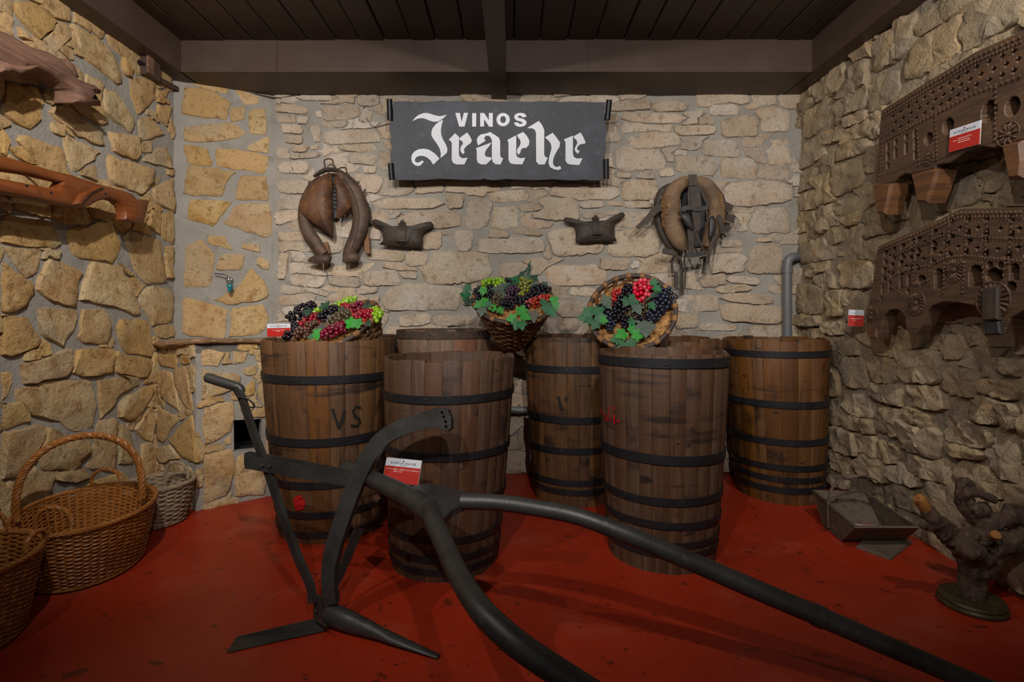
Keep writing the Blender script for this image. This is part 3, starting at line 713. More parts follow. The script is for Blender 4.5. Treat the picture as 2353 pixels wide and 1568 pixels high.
blade = [(520, 1501), (543, 1465), (718, 1425), (748, 1440), (748, 1450)]
q = [floor_pt(*p) for p in blade]
zz = [.003, .012, .045, .04, .006]
mb = MB(); vs = [V((a.x, a.y, 0)) for a in q]
# keep the blade edge on its sight line while the upper edge rises
vs = [P(p[0], p[1], (CH - z) * F / (p[1] - HY)) for p, z in zip(blade, zz)]
mb.add(vs + [v + V((.004, .012, -.002)) for v in vs], [(0, 1, 2, 3, 4), (9, 8, 7, 6, 5)] + [(k, (k + 1) % 5, 5 + (k + 1) % 5, 5 + k) for k in range(5)])
mb.build('wing_blade', I, pl)

# ---------------------------------------------------------------- shop sign
sgb, sgt = P(1145, 415, 3.53), P(1145, 233, 3.45)
SU = V((1, 0, 0)); SW = (sgt - sgb).normalized(); SN = SU.cross(SW); SN = -SN if SN.y > 0 else SN
SO = sgb
def sg(px, py):
    q = on_plane(px, py, SO, SN) - SO; return (q.dot(SU), q.dot(SW))
M['sign_iron'] = mat('sign_iron', srgb(52, 53, 60), .5, .2, layers=[(S3(5), srgb(66, 68, 76), .45, .7), (S3(25), srgb(78, 80, 90), .58, .78), (S3(70), srgb(40, 38, 40), .62, .78)], bump=[(S3(8), .25, .01), (S3(60), .2, .003)], spec=.4)
M['enamel_white'] = mat('enamel_white', srgb(214, 218, 226), .35, layers=[(S3(90), srgb(120, 100, 84), .72, .76, 2)])
M['black_iron'] = mat('black_iron', srgb(34, 34, 37), .42, .5, bump=[(S3(40), .25, .004)])
ksg = 570 / 2353
cs = lambda L: [(860 + x * ksg, 210 + y * ksg) for x, y in zip(L[::2], L[1::2])]
sign = thing('shop_sign', 'dark grey iron sign with white gothic lettering hung on the back wall', 'sign', SO)
edge = cs((178,92,330,90,335,97,480,100,560,92,640,86,700,95,800,92,880,98,960,96,1080,93,1200,100,1330,98,1480,104,1560,96,1720,98,1730,106,1860,100,2000,104,2120,110,2190,106,2188,170,2180,200,2192,300,2208,380,2190,460,2200,540,2185,600,2175,660,2165,720,2160,850,
 2060,852,1980,842,1900,850,1800,846,1690,838,1560,846,1420,842,1250,834,1120,846,1030,830,1020,838,900,842,760,836,620,830,480,840,360,842,200,838,192,760,160,680,150,600,170,540,152,470,158,420,142,350,150,290,176,240,172,170))
MB().slab([[sg(*p) for p in edge]], (SO, SU, SW, SN), -.004, .004, .0015).build('plate', M['sign_iron'], sign)
letters = [(362,282,385,250,420,222,470,204,510,206,560,222,610,235,645,232,690,220,660,250,625,275,595,287,565,288,530,280,490,262,450,252,410,258),
 (653,268,640,310,632,360,634,410,650,455,680,505,694,545,690,580,670,600,628,632,632,590,622,545,590,490,560,450,543,420,541,385,552,350,580,315,610,288),
 (470,668,440,700,415,708,385,698,360,670,352,635,358,600,380,570,420,548,470,543,520,552,570,585,620,637,560,695,535,655,505,628,470,612,430,610,400,622,385,645,390,668,410,675,435,668,455,652),
 (705,460,765,398,803,432,803,600,815,625,840,635,885,630,855,693,780,693,750,680,735,650,735,490,722,468),
 (808,460,805,445,880,390,905,425,925,465,915,490,880,515,855,540,850,560,858,578,843,597,825,580,815,555,820,525,840,500,838,480,825,468),
 (985,515,975,490,972,455,985,430,1010,410,1065,400,1097,387,1150,420,1180,440,1193,475,1193,600,1200,625,1222,640,1198,695,1150,693,1122,670,1115,630,1115,470,1105,440,1085,422,1060,422,1045,437,1043,455,1055,470),
 (965,540,1112,486,1090,520,1065,550,1050,580,1048,605,1060,620,1110,628,1112,645,1060,695,1010,693,980,675,972,640,972,570),
 (1262,462,1345,420,1345,600,1355,625,1385,637,1432,632,1403,695,1325,693,1290,685,1272,650,1272,490),
 (1352,415,1412,388,1445,425,1470,470,1465,510,1440,540,1410,540,1390,555,1385,580,1368,605,1352,580,1355,550,1378,520,1388,490,1380,460,1362,440),
 (1447,352,1558,283,1590,325,1610,370,1610,600,1620,625,1645,633,1615,697,1560,697,1535,670,1532,400,1522,370,1500,355),
 (1617,440,1690,397,1725,440,1760,490,1755,530,1725,580,1700,630,1692,680,1705,712,1730,722,1762,710,1773,738,1745,750,1710,745,1670,725,1652,690,1655,640,1668,590,1680,540,1672,500,1650,470,1632,455),
 (1797,460,1882,425,1882,600,1895,630,1920,642,1973,640,1943,703,1870,700,1830,690,1812,660,1812,490),
 (1887,432,1955,395,1980,440,2002,490,1995,500,1950,508,1930,525,1920,550,1930,565,1948,570,1928,597,1905,575,1898,550,1912,520,1925,495,1915,465,1895,450),
 (767,205,810,205,828,290,848,205,888,205,855,335,805,335),(927,208,965,208,965,335,927,335),(1003,207,1040,207,1085,275,1085,207,1122,207,1122,337,1088,337,1040,265,1040,335,1003,335),
 (1440,245,1402,250,1395,238,1375,233,1360,240,1362,252,1385,258,1420,268,1442,290,1440,315,1415,335,1380,340,1345,332,1325,308,1325,298,1362,296,1368,308,1385,313,1402,308,1402,297,1380,288,1345,278,1325,255,1328,230,1350,212,1385,207,1420,213,1436,228)]
for lt in letters:
    MB().slab([[sg(*p) for p in cs(lt)]], (SO, SU, SW, SN), .004, .0065, 0).build('letter_stroke', M['enamel_white'], sign)
el = lambda rx, ry: [c for k in range(24) for c in (1220 + rx * math.cos(k * PI / 12), 270 + ry * math.sin(k * PI / 12))]
MB().slab([[sg(*p) for p in cs(el(63, 63))], [sg(*p) for p in cs(el(27, 33))]], (SO, SU, SW, SN), .004, .0065, 0).build('letter_stroke', M['enamel_white'], sign)
for a, b in (((145, 75), (152, 272)), ((2222, 92), (2205, 278)), ((158, 680), (172, 838)), ((2195, 650), (2198, 838))):
    pa, pb = [SO + SU * q[0] + SW * q[1] + SN * .012 for q in (sg(*cs(a)[0]), sg(*cs(b)[0]))]
    MB().tube([pa, pb], .0195, 14).build('scroll', M['black_iron'], sign, True)
for px in (985, 1310):
    q = sg(px, 300); c = SO + SU * q[0] + SW * q[1] - SN * .004
    L = D - .01 - c.y
    MB().box(c + V((0, L / 2, 0)), (.03, L, .03)).build('wall_bracket', M['black_iron'], sign)
# ---------------------------------------------------------------- wicker and split-wood baskets
def frame(c, n, xdir):
    n = V(n).normalized(); x = V(xdir) - n * n.dot(V(xdir)); x.normalize(); y = n.cross(x)
    m = Matrix((x, y, n)).transposed().to_4x4(); m.translation = V(c); return m
def weave(Mx, prof, rows, stakes, sr, sz, amp, sq=1.0, jit=.15, spw=8):
    """prof(t) -> (rx, ry, z); horizontal weavers going in and out of the stakes"""
    mb = MB(); m = stakes // 2 * spw; ns = 5
    for k in range(rows):
        t = (k + .5) / rows; rx, ry, z = prof(t); ph = PI * (k % 2); base = len(mb.v)
        j1, j2 = random.uniform(0, 6), random.uniform(-jit, jit) * sz
        rr_ = sr * random.uniform(.85, 1.1)
        for i in range(m):
            th = 2 * PI * i / m; c, s_ = math.cos(th), math.sin(th)
            o = amp * math.cos(stakes / 2 * th + ph)
            zz = z + j2 + sz * .35 * math.sin(3 * th + j1)
            for q in range(ns):
                an = 2 * PI * q / ns
                dr, dz = rr_ * math.cos(an), sz * math.sin(an)
                mb.v.append(tuple(Mx @ V(((rx + o + dr) * c, (ry + o + dr) * s_, zz + dz))))
        for i in range(m):
            for q in range(ns):
                a, b = base + i * ns + q, base + i * ns + (q + 1) % ns
                e, d = base + ((i + 1) % m) * ns + q, base + ((i + 1) % m) * ns + (q + 1) % ns
                mb.f.append((a, b, d, e))
    return mb
def stakes_mb(Mx, prof, stakes, r):
    mb = MB()
    for i in range(stakes):
        th = 2 * PI * (i + .5) / stakes
        mb.tube([Mx @ V((prof(t)[0] * math.cos(th), prof(t)[1] * math.sin(th), prof(t)[2])) for t in (0, .33, .66, 1)], r, 5)
    return mb
def rope(path, R, r, turns, strands=3, closed=False, n=6):
    """twisted strands around a path"""
    mb = MB(); path = [V(p) for p in path]; m = len(path)
    fr = []; pn = None
    for i in range(m):
        a = path[i - 1] if (i > 0 or closed) else path[i]; b = path[(i + 1) % m] if (i < m - 1 or closed) else path[i]
        t = (b - a).normalized()
        nn = (pn - t * t.dot(pn)) if pn is not None else (V((0, 0, 1)) - t * t.z if abs(t.z) < .9 else V((1, 0, 0)) - t * t.x)
        nn.normalize(); pn = nn; fr.append((nn, t.cross(nn)))
    for s_ in range(strands):
        pts = []
        for i in range(m):
            an = 2 * PI * (turns * i / (m if closed else m - 1) + s_ / strands)
            pts.append(path[i] + fr[i][0] * R * math.cos(an) + fr[i][1] * R * math.sin(an))
        mb.tube(pts, r, n, closed=closed)
    return mb
def stuff(o, label=None):
    o['kind'] = 'stuff'
    if label: o['label'] = label
    return o
def wood_like(name, a, b, c, rough=.5, sc=90):
    return mat(name, a, rough, layers=[(S3(6), b, .42, .68), (S3(sc), c, .5, .75)], bump=[(S3(sc * 1.4), .35, .002)], spec=.4, offs=False)
M['willow'] = wood_like('willow', srgb(150, 94, 42), srgb(124, 72, 30), srgb(176, 122, 66), .42)
M['willow_in'] = wood_like('willow_in', srgb(146, 112, 74), srgb(120, 86, 52), srgb(168, 132, 92), .6)
M['willow_grey'] = wood_like('willow_grey', srgb(140, 120, 96), srgb(112, 92, 70), srgb(168, 150, 126), .7)
M['splint'] = wood_like('splint', srgb(118, 84, 54), srgb(96, 66, 42), srgb(140, 106, 72), .65)
M['rim_rod'] = wood_like('rim_rod', srgb(72, 58, 50), srgb(58, 46, 40), srgb(92, 76, 66), .6)
M['rim_wrap'] = wood_like('rim_wrap', srgb(136, 94, 54), srgb(112, 74, 42), srgb(160, 118, 74), .55)
M['straw'] = mat('straw', srgb(186, 138, 78), .7, layers=[(S3(40), srgb(140, 92, 44), .42, .65)], offs=False)

def floor_basket(label, c, rx, ry, ang, h, base, rows, stakes, sr, mt, mt_rim, rim_r, matrim=None):
    Mx = Matrix.Translation(V((c[0], c[1], 0))) @ Matrix.Rotation(ang, 4, 'Z')
    pf = lambda t: (rx * (base + (1 - base) * t ** .85), ry * (base + (1 - base) * t ** .85), .012 + (h - .012) * t)
    root = thing('wicker_basket', label, 'basket', (c[0], c[1], 0), 'wicker baskets on the floor by the left wall')
    stuff(weave(Mx, pf, rows, stakes, sr, h / rows * .56, sr * .9).build('weave', mt, root, True, False), 'woven willow sides')
    stuff(stakes_mb(Mx, pf, stakes, sr * 1.0).build('stakes', mt, root, True, False))
    n = 40; mb = MB()
    for z in (.004, .014): mb.v += [tuple(Mx @ V((rx * base * math.cos(2 * PI * k / n), ry * base * math.sin(2 * PI * k / n), z))) for k in range(n)]
    mb.f += [(k, (k + 1) % n, n + (k + 1) % n, n + k) for k in range(n)] + [tuple(range(n - 1, -1, -1)), tuple(range(n, 2 * n))]
    mb.build('base', mt, root)
    m = 160
    path = [Mx @ V((rx * 1.01 * math.cos(2 * PI * k / m), ry * 1.01 * math.sin(2 * PI * k / m), h + rim_r * .3)) for k in range(m)]
    rope(path, rim_r * .5, rim_r * .62, 22, 4, True, 5).build('rim', mt_rim, root, True, False)
    path = [Mx @ V((rx * base * 1.02 * math.cos(2 * PI * k / m), ry * base * 1.02 * math.sin(2 * PI * k / m), .013)) for k in range(m)]
    rope(path, rim_r * .3, rim_r * .4, 16, 3, True, 5).build('foot_rim', mt_rim, root, True, False)
    return root, Mx
def arch(p0, p1, top, r, twist, k=30, mtx=None, flare=1.0):
    p0, p1 = V(p0), V(p1); out = []
    for i in range(k + 1):
        t = PI * i / k
        mid = (p0 + p1) / 2; half = (p1 - p0) / 2
        s_ = abs(math.sin(t)) ** .72
        out.append(mid - half * math.cos(t) * (1 + (flare - 1) * math.sin(t)) + V((0, 0, top)) * s_)
    return out
# large honey coloured basket
def rimpt(Mx, rx, ry, ang, z): return Mx @ V((rx * math.cos(ang), ry * math.sin(ang), z))
bc_ = (-1.92, 2.345)
root, Mx = floor_basket('large honey coloured wicker basket with tall twisted handle by the left wall', bc_, .322, .252, math.radians(118), .262, .80, 30, 52, .0042, M['willow'], M['willow'], .010)
pa, pb = P(36, 1178, 2.22), P(326, 1150, 2.50)
pa.z = pb.z = .245
rope(arch(pa, pb, .335, .014, 10, 90, flare=1.06), .0085, .0085, 15, 4, False, 6).build('handle', M['willow'], root, True, False)
for cx_, cy_, dd, hw in ((122, 1212, 2.12, 42), (243, 1112, 2.70, 33)):
    a_, b_ = P(cx_ - hw, cy_ + 3, dd), P(cx_ + hw, cy_, dd)
    rope(arch(a_, b_, .085 * (1 if dd < 2.5 else .95), .007, 6, 40), .005, .0052, 7, 3, False, 5).build('side_handle', M['willow'], root, True, False)
# second basket, cut by the frame
root2, Mx2 = floor_basket('brown wicker basket cut off at the lower left corner of the picture', (-1.93, 1.775), .25, .235, math.radians(100), .285, .80, 34, 48, .0038, M['willow'], M['willow'], .010)
a_, b_ = P(58, 1255, 1.84), P(106, 1225, 1.95)
a_.z = b_.z = .285
rope(arch(a_, b_, .055, .007, 6, 40), .005, .0055, 7, 3, False, 5).build('side_handle', M['willow'], root2, True, False)
rope(arch(P(-150, 1240, 1.7), P(-150, 1240, 1.95), .06, .007, 6, 40), .005, .0055, 7, 3, False, 5).build('side_handle', M['willow'], root2, True, False)
rope(arch(P(-40, 1205, 2.0), P(14, 1212, 2.05), .05, .007, 6, 40), .005, .0055, 7, 3, False, 5).build('side_handle', M['willow'], root2, True, False)
# small grey basket
root3, Mx3 = floor_basket('small grey weathered wicker basket tucked in the corner behind the large one', (-1.925, 2.81), .172, .15, math.radians(35), .215, .74, 17, 26, .0058, M['willow_grey'], M['willow_grey'], .012)
a_, b_ = P(380, 1098, 2.86), P(432, 1100, 2.86)
rope(arch(a_, b_, .088, .007, 6, 40), .005, .0055, 6, 3, False, 5).build('side_handle', M['willow_grey'], root3, True, False)

# ---------------------------------------------------------------- harvest baskets with grapes
def harvest_basket(label, c, n, xdir, r, h, rbot, wraps, seed, bulge=.02, deep=.03):
    random.seed(seed)
    Mx = frame(c, n, xdir)
    root = thing('harvest_basket', label, 'basket', Mx @ V((0, 0, -h)), 'split-wood harvest baskets full of grapes')
    pf = lambda t: ((rbot + (r - rbot) * t ** .8), (rbot + (r - rbot) * t ** .8), -h + h * t)
    stuff(weave(Mx, pf, 15, 26, .0022, h / 15 * .52, .006, spw=8).build('woven_splints', M['splint'], root, 40, False), 'woven chestnut splints')
    mb = MB()
    for i in range(26):
        th = 2 * PI * (i + .5) / 26
        mb.tube([Mx @ V((pf(t)[0] * math.cos(th), pf(t)[1] * math.sin(th), pf(t)[2])) for t in (0, .33, .66, 1)], .009, 6, sc=(.3, 1), up=Mx.to_3x3() @ V((math.cos(th), math.sin(th), 0)))
    stuff(mb.build('upright_splints', M['splint'], root, True, False))
    k_ = 36; mb = MB()
    for z in (-h, -h + .006): mb.v += [tuple(Mx @ V((rbot * math.cos(2 * PI * k / k_), rbot * math.sin(2 * PI * k / k_), z))) for k in range(k_)]
    mb.f += [(k, (k + 1) % k_, k_ + (k + 1) % k_, k_ + k) for k in range(k_)] + [tuple(range(k_ - 1, -1, -1)), tuple(range(k_, 2 * k_))]
    mb.build('base', M['splint'], root)
    mb = MB(); m = 96
    mb.tube([Mx @ V((r * math.cos(2 * PI * k / m), r * math.sin(2 * PI * k / m), .004 * math.sin(4 * PI * k / m))) for k in range(m)], .0135, 10, closed=True)
    mb.build('rim_rod', M['rim_rod'], root, True, False)
    a = random.uniform(0, .3)
    for i in range(wraps):
        w_ = random.uniform(.09, .2) * 17 / wraps
        mb = MB()
        pts = [Mx @ V((r * math.cos(a + w_ * q / 4), r * math.sin(a + w_ * q / 4), .004 * math.sin(2 * (a + w_ * q / 4)))) for q in range(5)]
        mb.tube(pts, [.0162, .0172, .0165, .0172, .0162], 10)
        b_ = a + w_ / 2                         # the tail of the strip runs down inside
        q0 = V((math.cos(b_), math.sin(b_), 0)); tq = V((-math.sin(b_), math.cos(b_), 0))
        pth = [Mx @ (q0 * (r - .014)), Mx @ (q0 * (r - .022) + V((0, 0, -.03)) + tq * .02), Mx @ (q0 * (pf(.75)[0] - .012) + V((0, 0, -.065)) + tq * .05)]
        mb.ribbon(pth, r * w_ * .8, .003, Mx.to_3x3() @ -q0)
        mb.build('rim_wrap', M['rim_wrap'], root, 40)
        a += 2 * PI / wraps * random.uniform(.9, 1.1)
    # straw bedding
    def fillz(rr_): return bulge * (1 - (rr_ / r) ** 2) - deep
    mb = MB(); k_ = 28
    mb.v.append(tuple(Mx @ V((0, 0, fillz(0)))))
    for ri in (.35, .7, .93):
        mb.v += [tuple(Mx @ V((r * ri * math.cos(2 * PI * k / k_), r * ri * math.sin(2 * PI * k / k_), fillz(r * ri) + random.uniform(-.006, .004)))) for k in range(k_)]
    mb.f += [(0, 1 + k, 1 + (k + 1) % k_) for k in range(k_)]
    mb.f += [(1 + j * k_ + k, 1 + j * k_ + (k + 1) % k_, 1 + (j + 1) * k_ + (k + 1) % k_, 1 + (j + 1) * k_ + k) for j in range(2) for k in range(k_)]
    for _ in range(700):
        rr_ = r * .92 * math.sqrt(random.random()); th = random.uniform(0, 2 * PI); ln = random.uniform(.02, .05); dr = random.uniform(0, PI)
        p = V((rr_ * math.cos(th), rr_ * math.sin(th), fillz(rr_) + random.uniform(.001, .016)))
        d = V((math.cos(dr), math.sin(dr), random.uniform(-.2, .25))) * ln
        q = V((random.uniform(-.4, .4), random.uniform(-.4, .4), random.uniform(0, .4))) * ln
        pts = [p - d / 2, p + q * .4, p + d / 2]
        pts = [v if v.xy.length < r * .97 else v * (r * .97 / v.xy.length) for v in pts]
        mb.tube([Mx @ v for v in pts], .0012, 3)
    st = mb.build('straw_bedding', M['straw'], None, False, False)
    tag(st, None, 'straw', None, 'stuff')
    return dict(root=root, M=Mx, r=r, z=fillz, straw=st)
HB = {}
HB['L'] = harvest_basket('harvest basket of mixed grapes sitting in the lettered tub on the left', P(768, 753, 2.80), V((-.33, -.42, .84)), (1, 0, 0), .252, .24, .17, 15, 11)
HB['L']['straw']['label'] = 'straw under the grapes in the basket on the lettered tub'
HB['C'] = harvest_basket('harvest basket of grapes and leaves wedged between two tubs at the centre', P(1180, 690, 3.05), V((.02, -.56, .83)), (1, 0, 0), .234, .33, .066, 17, 12)
HB['C']['straw']['label'] = 'straw under the grapes in the middle basket by the wall'
HB['R'] = harvest_basket('harvest basket tipped towards the viewer on the tubs right of centre', P(1450, 715, 2.93), V((-.27, -.82, .50)), (1, 0, .1), .240, .225, .118, 19, 13, deep=.05)
HB['R']['straw']['label'] = 'straw showing along the lower rim of the tipped basket'

# grapes
def grape_mat(name, c, c2, sss=.0):
    return mat(name, c, .22, layers=[(S3(60), c2, .5, .8)], rand=.15, spec=.6, offs=False, trans=.25)
GM = {'black': grape_mat('grape_black', srgb(20, 18, 26), srgb(44, 44, 60)), 'blue': grape_mat('grape_blue', srgb(30, 34, 52), srgb(66, 74, 98)),
      'red': grape_mat('grape_red', srgb(140, 22, 36), srgb(110, 20, 36)), 'crimson': grape_mat('grape_crimson', srgb(206, 40, 60), srgb(190, 36, 56)),
      'wine': grape_mat('grape_wine', srgb(104, 20, 38), srgb(130, 60, 78)), 'green': grape_mat('grape_green', srgb(128, 168, 40), srgb(150, 186, 70)),
      'olive': grape_mat('grape_olive', srgb(120, 124, 48), srgb(130, 76, 52)), 'brown': grape_mat('grape_brown', srgb(82, 54, 46), srgb(96, 72, 56)),
      'purple': grape_mat('grape_purple', srgb(58, 34, 50), srgb(84, 58, 74)), 'rose': grape_mat('grape_rose', srgb(160, 56, 44), srgb(130, 44, 36)),
      'moss': grape_mat('grape_moss', srgb(76, 66, 44), srgb(70, 54, 40)), 'scarlet': grape_mat('grape_scarlet', srgb(176, 36, 30), srgb(150, 30, 28))}
GMESH = {}
for k_, m_ in GM.items():
    me = bpy.data.meshes.new('grape'); bm = bmesh.new(); bmesh.ops.create_icosphere(bm, subdivisions=2, radius=1.0)
    bm.to_mesh(me); bm.free(); me.materials.append(m_); me.polygons.foreach_set('use_smooth', [True] * len(me.polygons)); GMESH[k_] = me
M['stem'] = mat('stem', srgb(120, 84, 44), .7)
def bunch(bk_, colour, px, py, ln, wd, ang, rp, label, lift=.0, n=None):
    """a bunch lying on the basket's fill: centre, length and width in photo pixels, direction of the tip (degrees, 0 = right, 90 = down)"""
    B = HB[bk_]; Mx = B['M']; nrm = (Mx.to_3x3() @ V((0, 0, 1))).normalized()
    O = Mx.translation + nrm * .012
    c = on_plane(px, py, O, nrm); loc = Mx.inverted() @ c
    rl = min(loc.xy.length, B['r'])
    c = c + nrm * (B['z'](rl) + .012 + lift)
    d = c.y; s_ = d / F
    u = V((math.cos(math.radians(ang)), 0, -math.sin(math.radians(ang)))); u = u - nrm * nrm.dot(u); u.normalize()
    fs_ = 1 / max(.45, math.sqrt(max(.05, 1 - (V((0, 1, 0)).dot(u)) ** 2)))
    b_ = nrm.cross(u)
    fb = 1 / max(.45, math.sqrt(max(.05, 1 - (V((0, 1, 0)).dot(b_)) ** 2)))
    L, Wd, r = ln * s_ * min(fs_, 1.8), wd * s_ * min(fb, 1.8), rp * s_
    root = thing('grape_bunch', label, 'grapes', c, 'artificial grape bunches in the baskets')
    pts = []
    n = n or int(min(46, max(12, .95 * L * Wd / (r * r) / 1.9)))
    tries = 0
    while len(pts) < n and tries < 2500:
        tries += 1
        t = random.uniform(-.5, .5); hw = .5 * (1 - .55 * max(0, t + .1) / .6) * (1 - .5 * max(0, -t - .36) / .14)
        v_ = random.uniform(-hw, hw)
        hh = max(0, 1 - (v_ / hw) ** 2) ** .5 * (1 - abs(t) * .6)
        z = random.choice((0, 1)) * hh * min(Wd, L) * .34
        q = c + u * (t * L) + b_ * (v_ * Wd) + nrm * (z + r * .5)
        if all((q - o_).length > r * 1.62 for o_ in pts): pts.append(q)
    for q in pts:
        g = link('grape', GMESH[colour], root, q); k2 = r * random.uniform(.88, 1.1)
        g.scale = (k2, k2, k2 * 1.06)
    MB().tube(catmull([c - u * L * .5, c - u * L * .55 + nrm * .02, c - u * L * .68 + nrm * .03], 3), .0018, 5).build('stem', M['stem'], root, True)
    return root
random.seed(21)
T = 'in the basket on the lettered tub'
for a in [('black', 695, 720, 62, 34, 115, 5.0, 'long black grape bunch at the upper left ' + T), ('black', 668, 760, 40, 34, 150, 4.8, 'black grape bunch spilling over the left rim ' + T),
 ('green', 732, 716, 26, 20, 100, 5.2, 'small bright green bunch behind the dark ones ' + T), ('red', 715, 738, 46, 26, 130, 5.2, 'rosy red grape bunch left of centre ' + T),
 ('black', 757, 722, 44, 34, 120, 5.0, 'blue-black grape bunch near the middle ' + T), ('brown', 708, 763, 56, 32, 155, 4.8, 'brown grape bunch along the lower left ' + T),
 ('green', 790, 699, 58, 20, 170, 5.2, 'pale green grape bunch along the back rim ' + T), ('red', 796, 714, 42, 22, 60, 5.0, 'dark red bunch just below the pale green one ' + T),
 ('wine', 822, 706, 30, 18, 20, 4.6, 'small wine red bunch by the back right rim ' + T), ('moss', 786, 738, 44, 34, 110, 5.4, 'mossy brown grape bunch at the centre ' + T),
 ('green', 861, 720, 44, 30, 60, 5.6, 'yellow-green grape bunch by the right rim ' + T), ('red', 836, 728, 54, 24, 25, 5.2, 'bright red grape bunch right of centre ' + T),
 ('wine', 772, 765, 56, 26, 160, 5.6, 'wine red grape bunch along the front rim ' + T), ('rose', 832, 746, 22, 20, 90, 5.0, 'small rosy brown bunch beside the striped green leaf ' + T)]: bunch('L', *a)
T = 'in the middle basket'
for a in [('green', 1133, 655, 50, 24, 165, 5.0, 'lime green grape bunch at the upper left ' + T), ('black', 1098, 675, 34, 22, 95, 4.2, 'blue-black bunch at the far left rim ' + T),
 ('black', 1127, 677, 36, 26, 90, 4.2, 'black grape bunch beside the ribbed leaf at left ' + T), ('olive', 1203, 665, 48, 34, 95, 4.2, 'olive green tapering bunch at the upper right ' + T),
 ('purple', 1176, 680, 36, 32, 100, 4.2, 'dusty purple grape bunch at the centre ' + T), ('moss', 1140, 695, 44, 26, 100, 4.4, 'mossy green grape bunch at the lower left ' + T),
 ('black', 1224, 680, 50, 32, 110, 4.6, 'large black grape bunch right of centre ' + T), ('rose', 1240, 695, 60, 24, 140, 4.4, 'reddish grape bunch slanting along the right rim ' + T),
 ('black', 1197, 697, 40, 20, 80, 4.4, 'small black bunch hanging below the purple one ' + T), ('black', 1248, 664, 32, 20, 30, 4.4, 'blue-black bunch by the right back rim ' + T),
 ('black', 1172, 652, 36, 18, 20, 3.8, 'dark bunch at the back ' + T), ('red', 1190, 648, 26, 14, 20, 3.6, 'small red bunch at the back rim ' + T), ('black', 1166, 704, 30, 16, 10, 4.2, 'small black bunch near the front rim ' + T)]: bunch('C', *a)
T = 'in the tipped basket'
for a in [('crimson', 1476, 669, 52, 44, 100, 5.4, 'bright crimson grape bunch at the top ' + T), ('scarlet', 1416, 682, 44, 24, 105, 4.2, 'scarlet tapering grape bunch at the upper left ' + T),
 ('black', 1441, 670, 40, 26, 120, 4.6, 'black bunch left of the crimson one ' + T), ('blue', 1522, 690, 62, 44, 110, 5.2, 'large dusty blue grape bunch at the right ' + T),
 ('black', 1424, 705, 66, 34, 110, 4.8, 'long black grape bunch at the centre left ' + T), ('blue', 1400, 735, 44, 26, 80, 4.8, 'blue-black bunch at the lower left ' + T),
 ('moss', 1453, 722, 30, 24, 90, 4.8, 'olive brown grape bunch at the centre ' + T), ('blue', 1499, 726, 34, 30, 100, 4.8, 'dusty blue bunch at the lower right above the straw ' + T),
 ('black', 1436, 738, 34, 24, 90, 4.6, 'black bunch above the lower straw ' + T), ('black', 1470, 733, 32, 20, 40, 4.4, 'small black bunch behind the big grey-green leaf ' + T),
 ('moss', 1484, 703, 30, 22, 90, 4.6, 'dark olive bunch below the crimson one ' + T), ('black', 1386, 706, 30, 16, 30, 4.2, 'small dark bunch at the far left ' + T)]: bunch('R', *a)

# vine leaves
def leaf_mat(name, a, b):
    return mat(name, a, .5, layers=[(S3(30), b, .45, .7)], bump=[(S3(60), .3, .003)], rand=.15, spec=.4)
LM = {'bright': leaf_mat('leaf_bright', srgb(40, 128, 40), srgb(58, 150, 48)), 'green': leaf_mat('leaf_green', srgb(34, 88, 54), srgb(48, 108, 60)),
      'dark': leaf_mat('leaf_dark', srgb(30, 58, 40), srgb(40, 72, 48)), 'grey': leaf_mat('leaf_grey', srgb(68, 82, 70), srgb(80, 94, 78)), 'drab': leaf_mat('leaf_drab', srgb(72, 66, 60), srgb(84, 78, 66))}
LOBES = [(0, -.30), (.10, -.42), (.34, -.46), (.50, -.22), (.38, -.08), (.62, .08), (.58, .30), (.36, .22), (.30, .42), (.16, .60), (0, .78), (-.16, .60), (-.30, .42), (-.36, .22), (-.58, .30), (-.62, .08), (-.38, -.08), (-.50, -.22), (-.34, -.46), (-.10, -.42)]
def leaf_mesh(colour, long=False):
    mb = MB(); pts = [((x * .35 if long else x), (y * 1.25 if long else y)) for x, y in LOBES]
    n = len(pts)
    Z = lambda x, y: .16 * abs(x) - .22 * (x * x + .6 * y * y) + random.uniform(-.02, .02)
    out = [V((x, y, Z(x, y))) for x, y in pts]; mid = [V((x * .5, y * .5, Z(x * .5, y * .5))) for x, y in pts]
    vs = [V((0, 0, .0))] + mid + out
    fs = [(0, 1 + i, 1 + (i + 1) % n) for i in range(n)] + [(1 + i, 1 + n + i, 1 + n + (i + 1) % n, 1 + (i + 1) % n) for i in range(n)]
    m = len(vs)
    mb.add(vs + [v - V((0, 0, .025)) for v in vs], fs + [tuple(m + q for q in reversed(f)) for f in fs] + [(1 + n + i, m + 1 + n + i, m + 1 + n + (i + 1) % n, 1 + n + (i + 1) % n) for i in range(n)])
    return mb.mesh('leaf', LM[colour], 50, False)
LEAF = {(c, l): leaf_mesh(c, l) for c in LM for l in (False, True)}
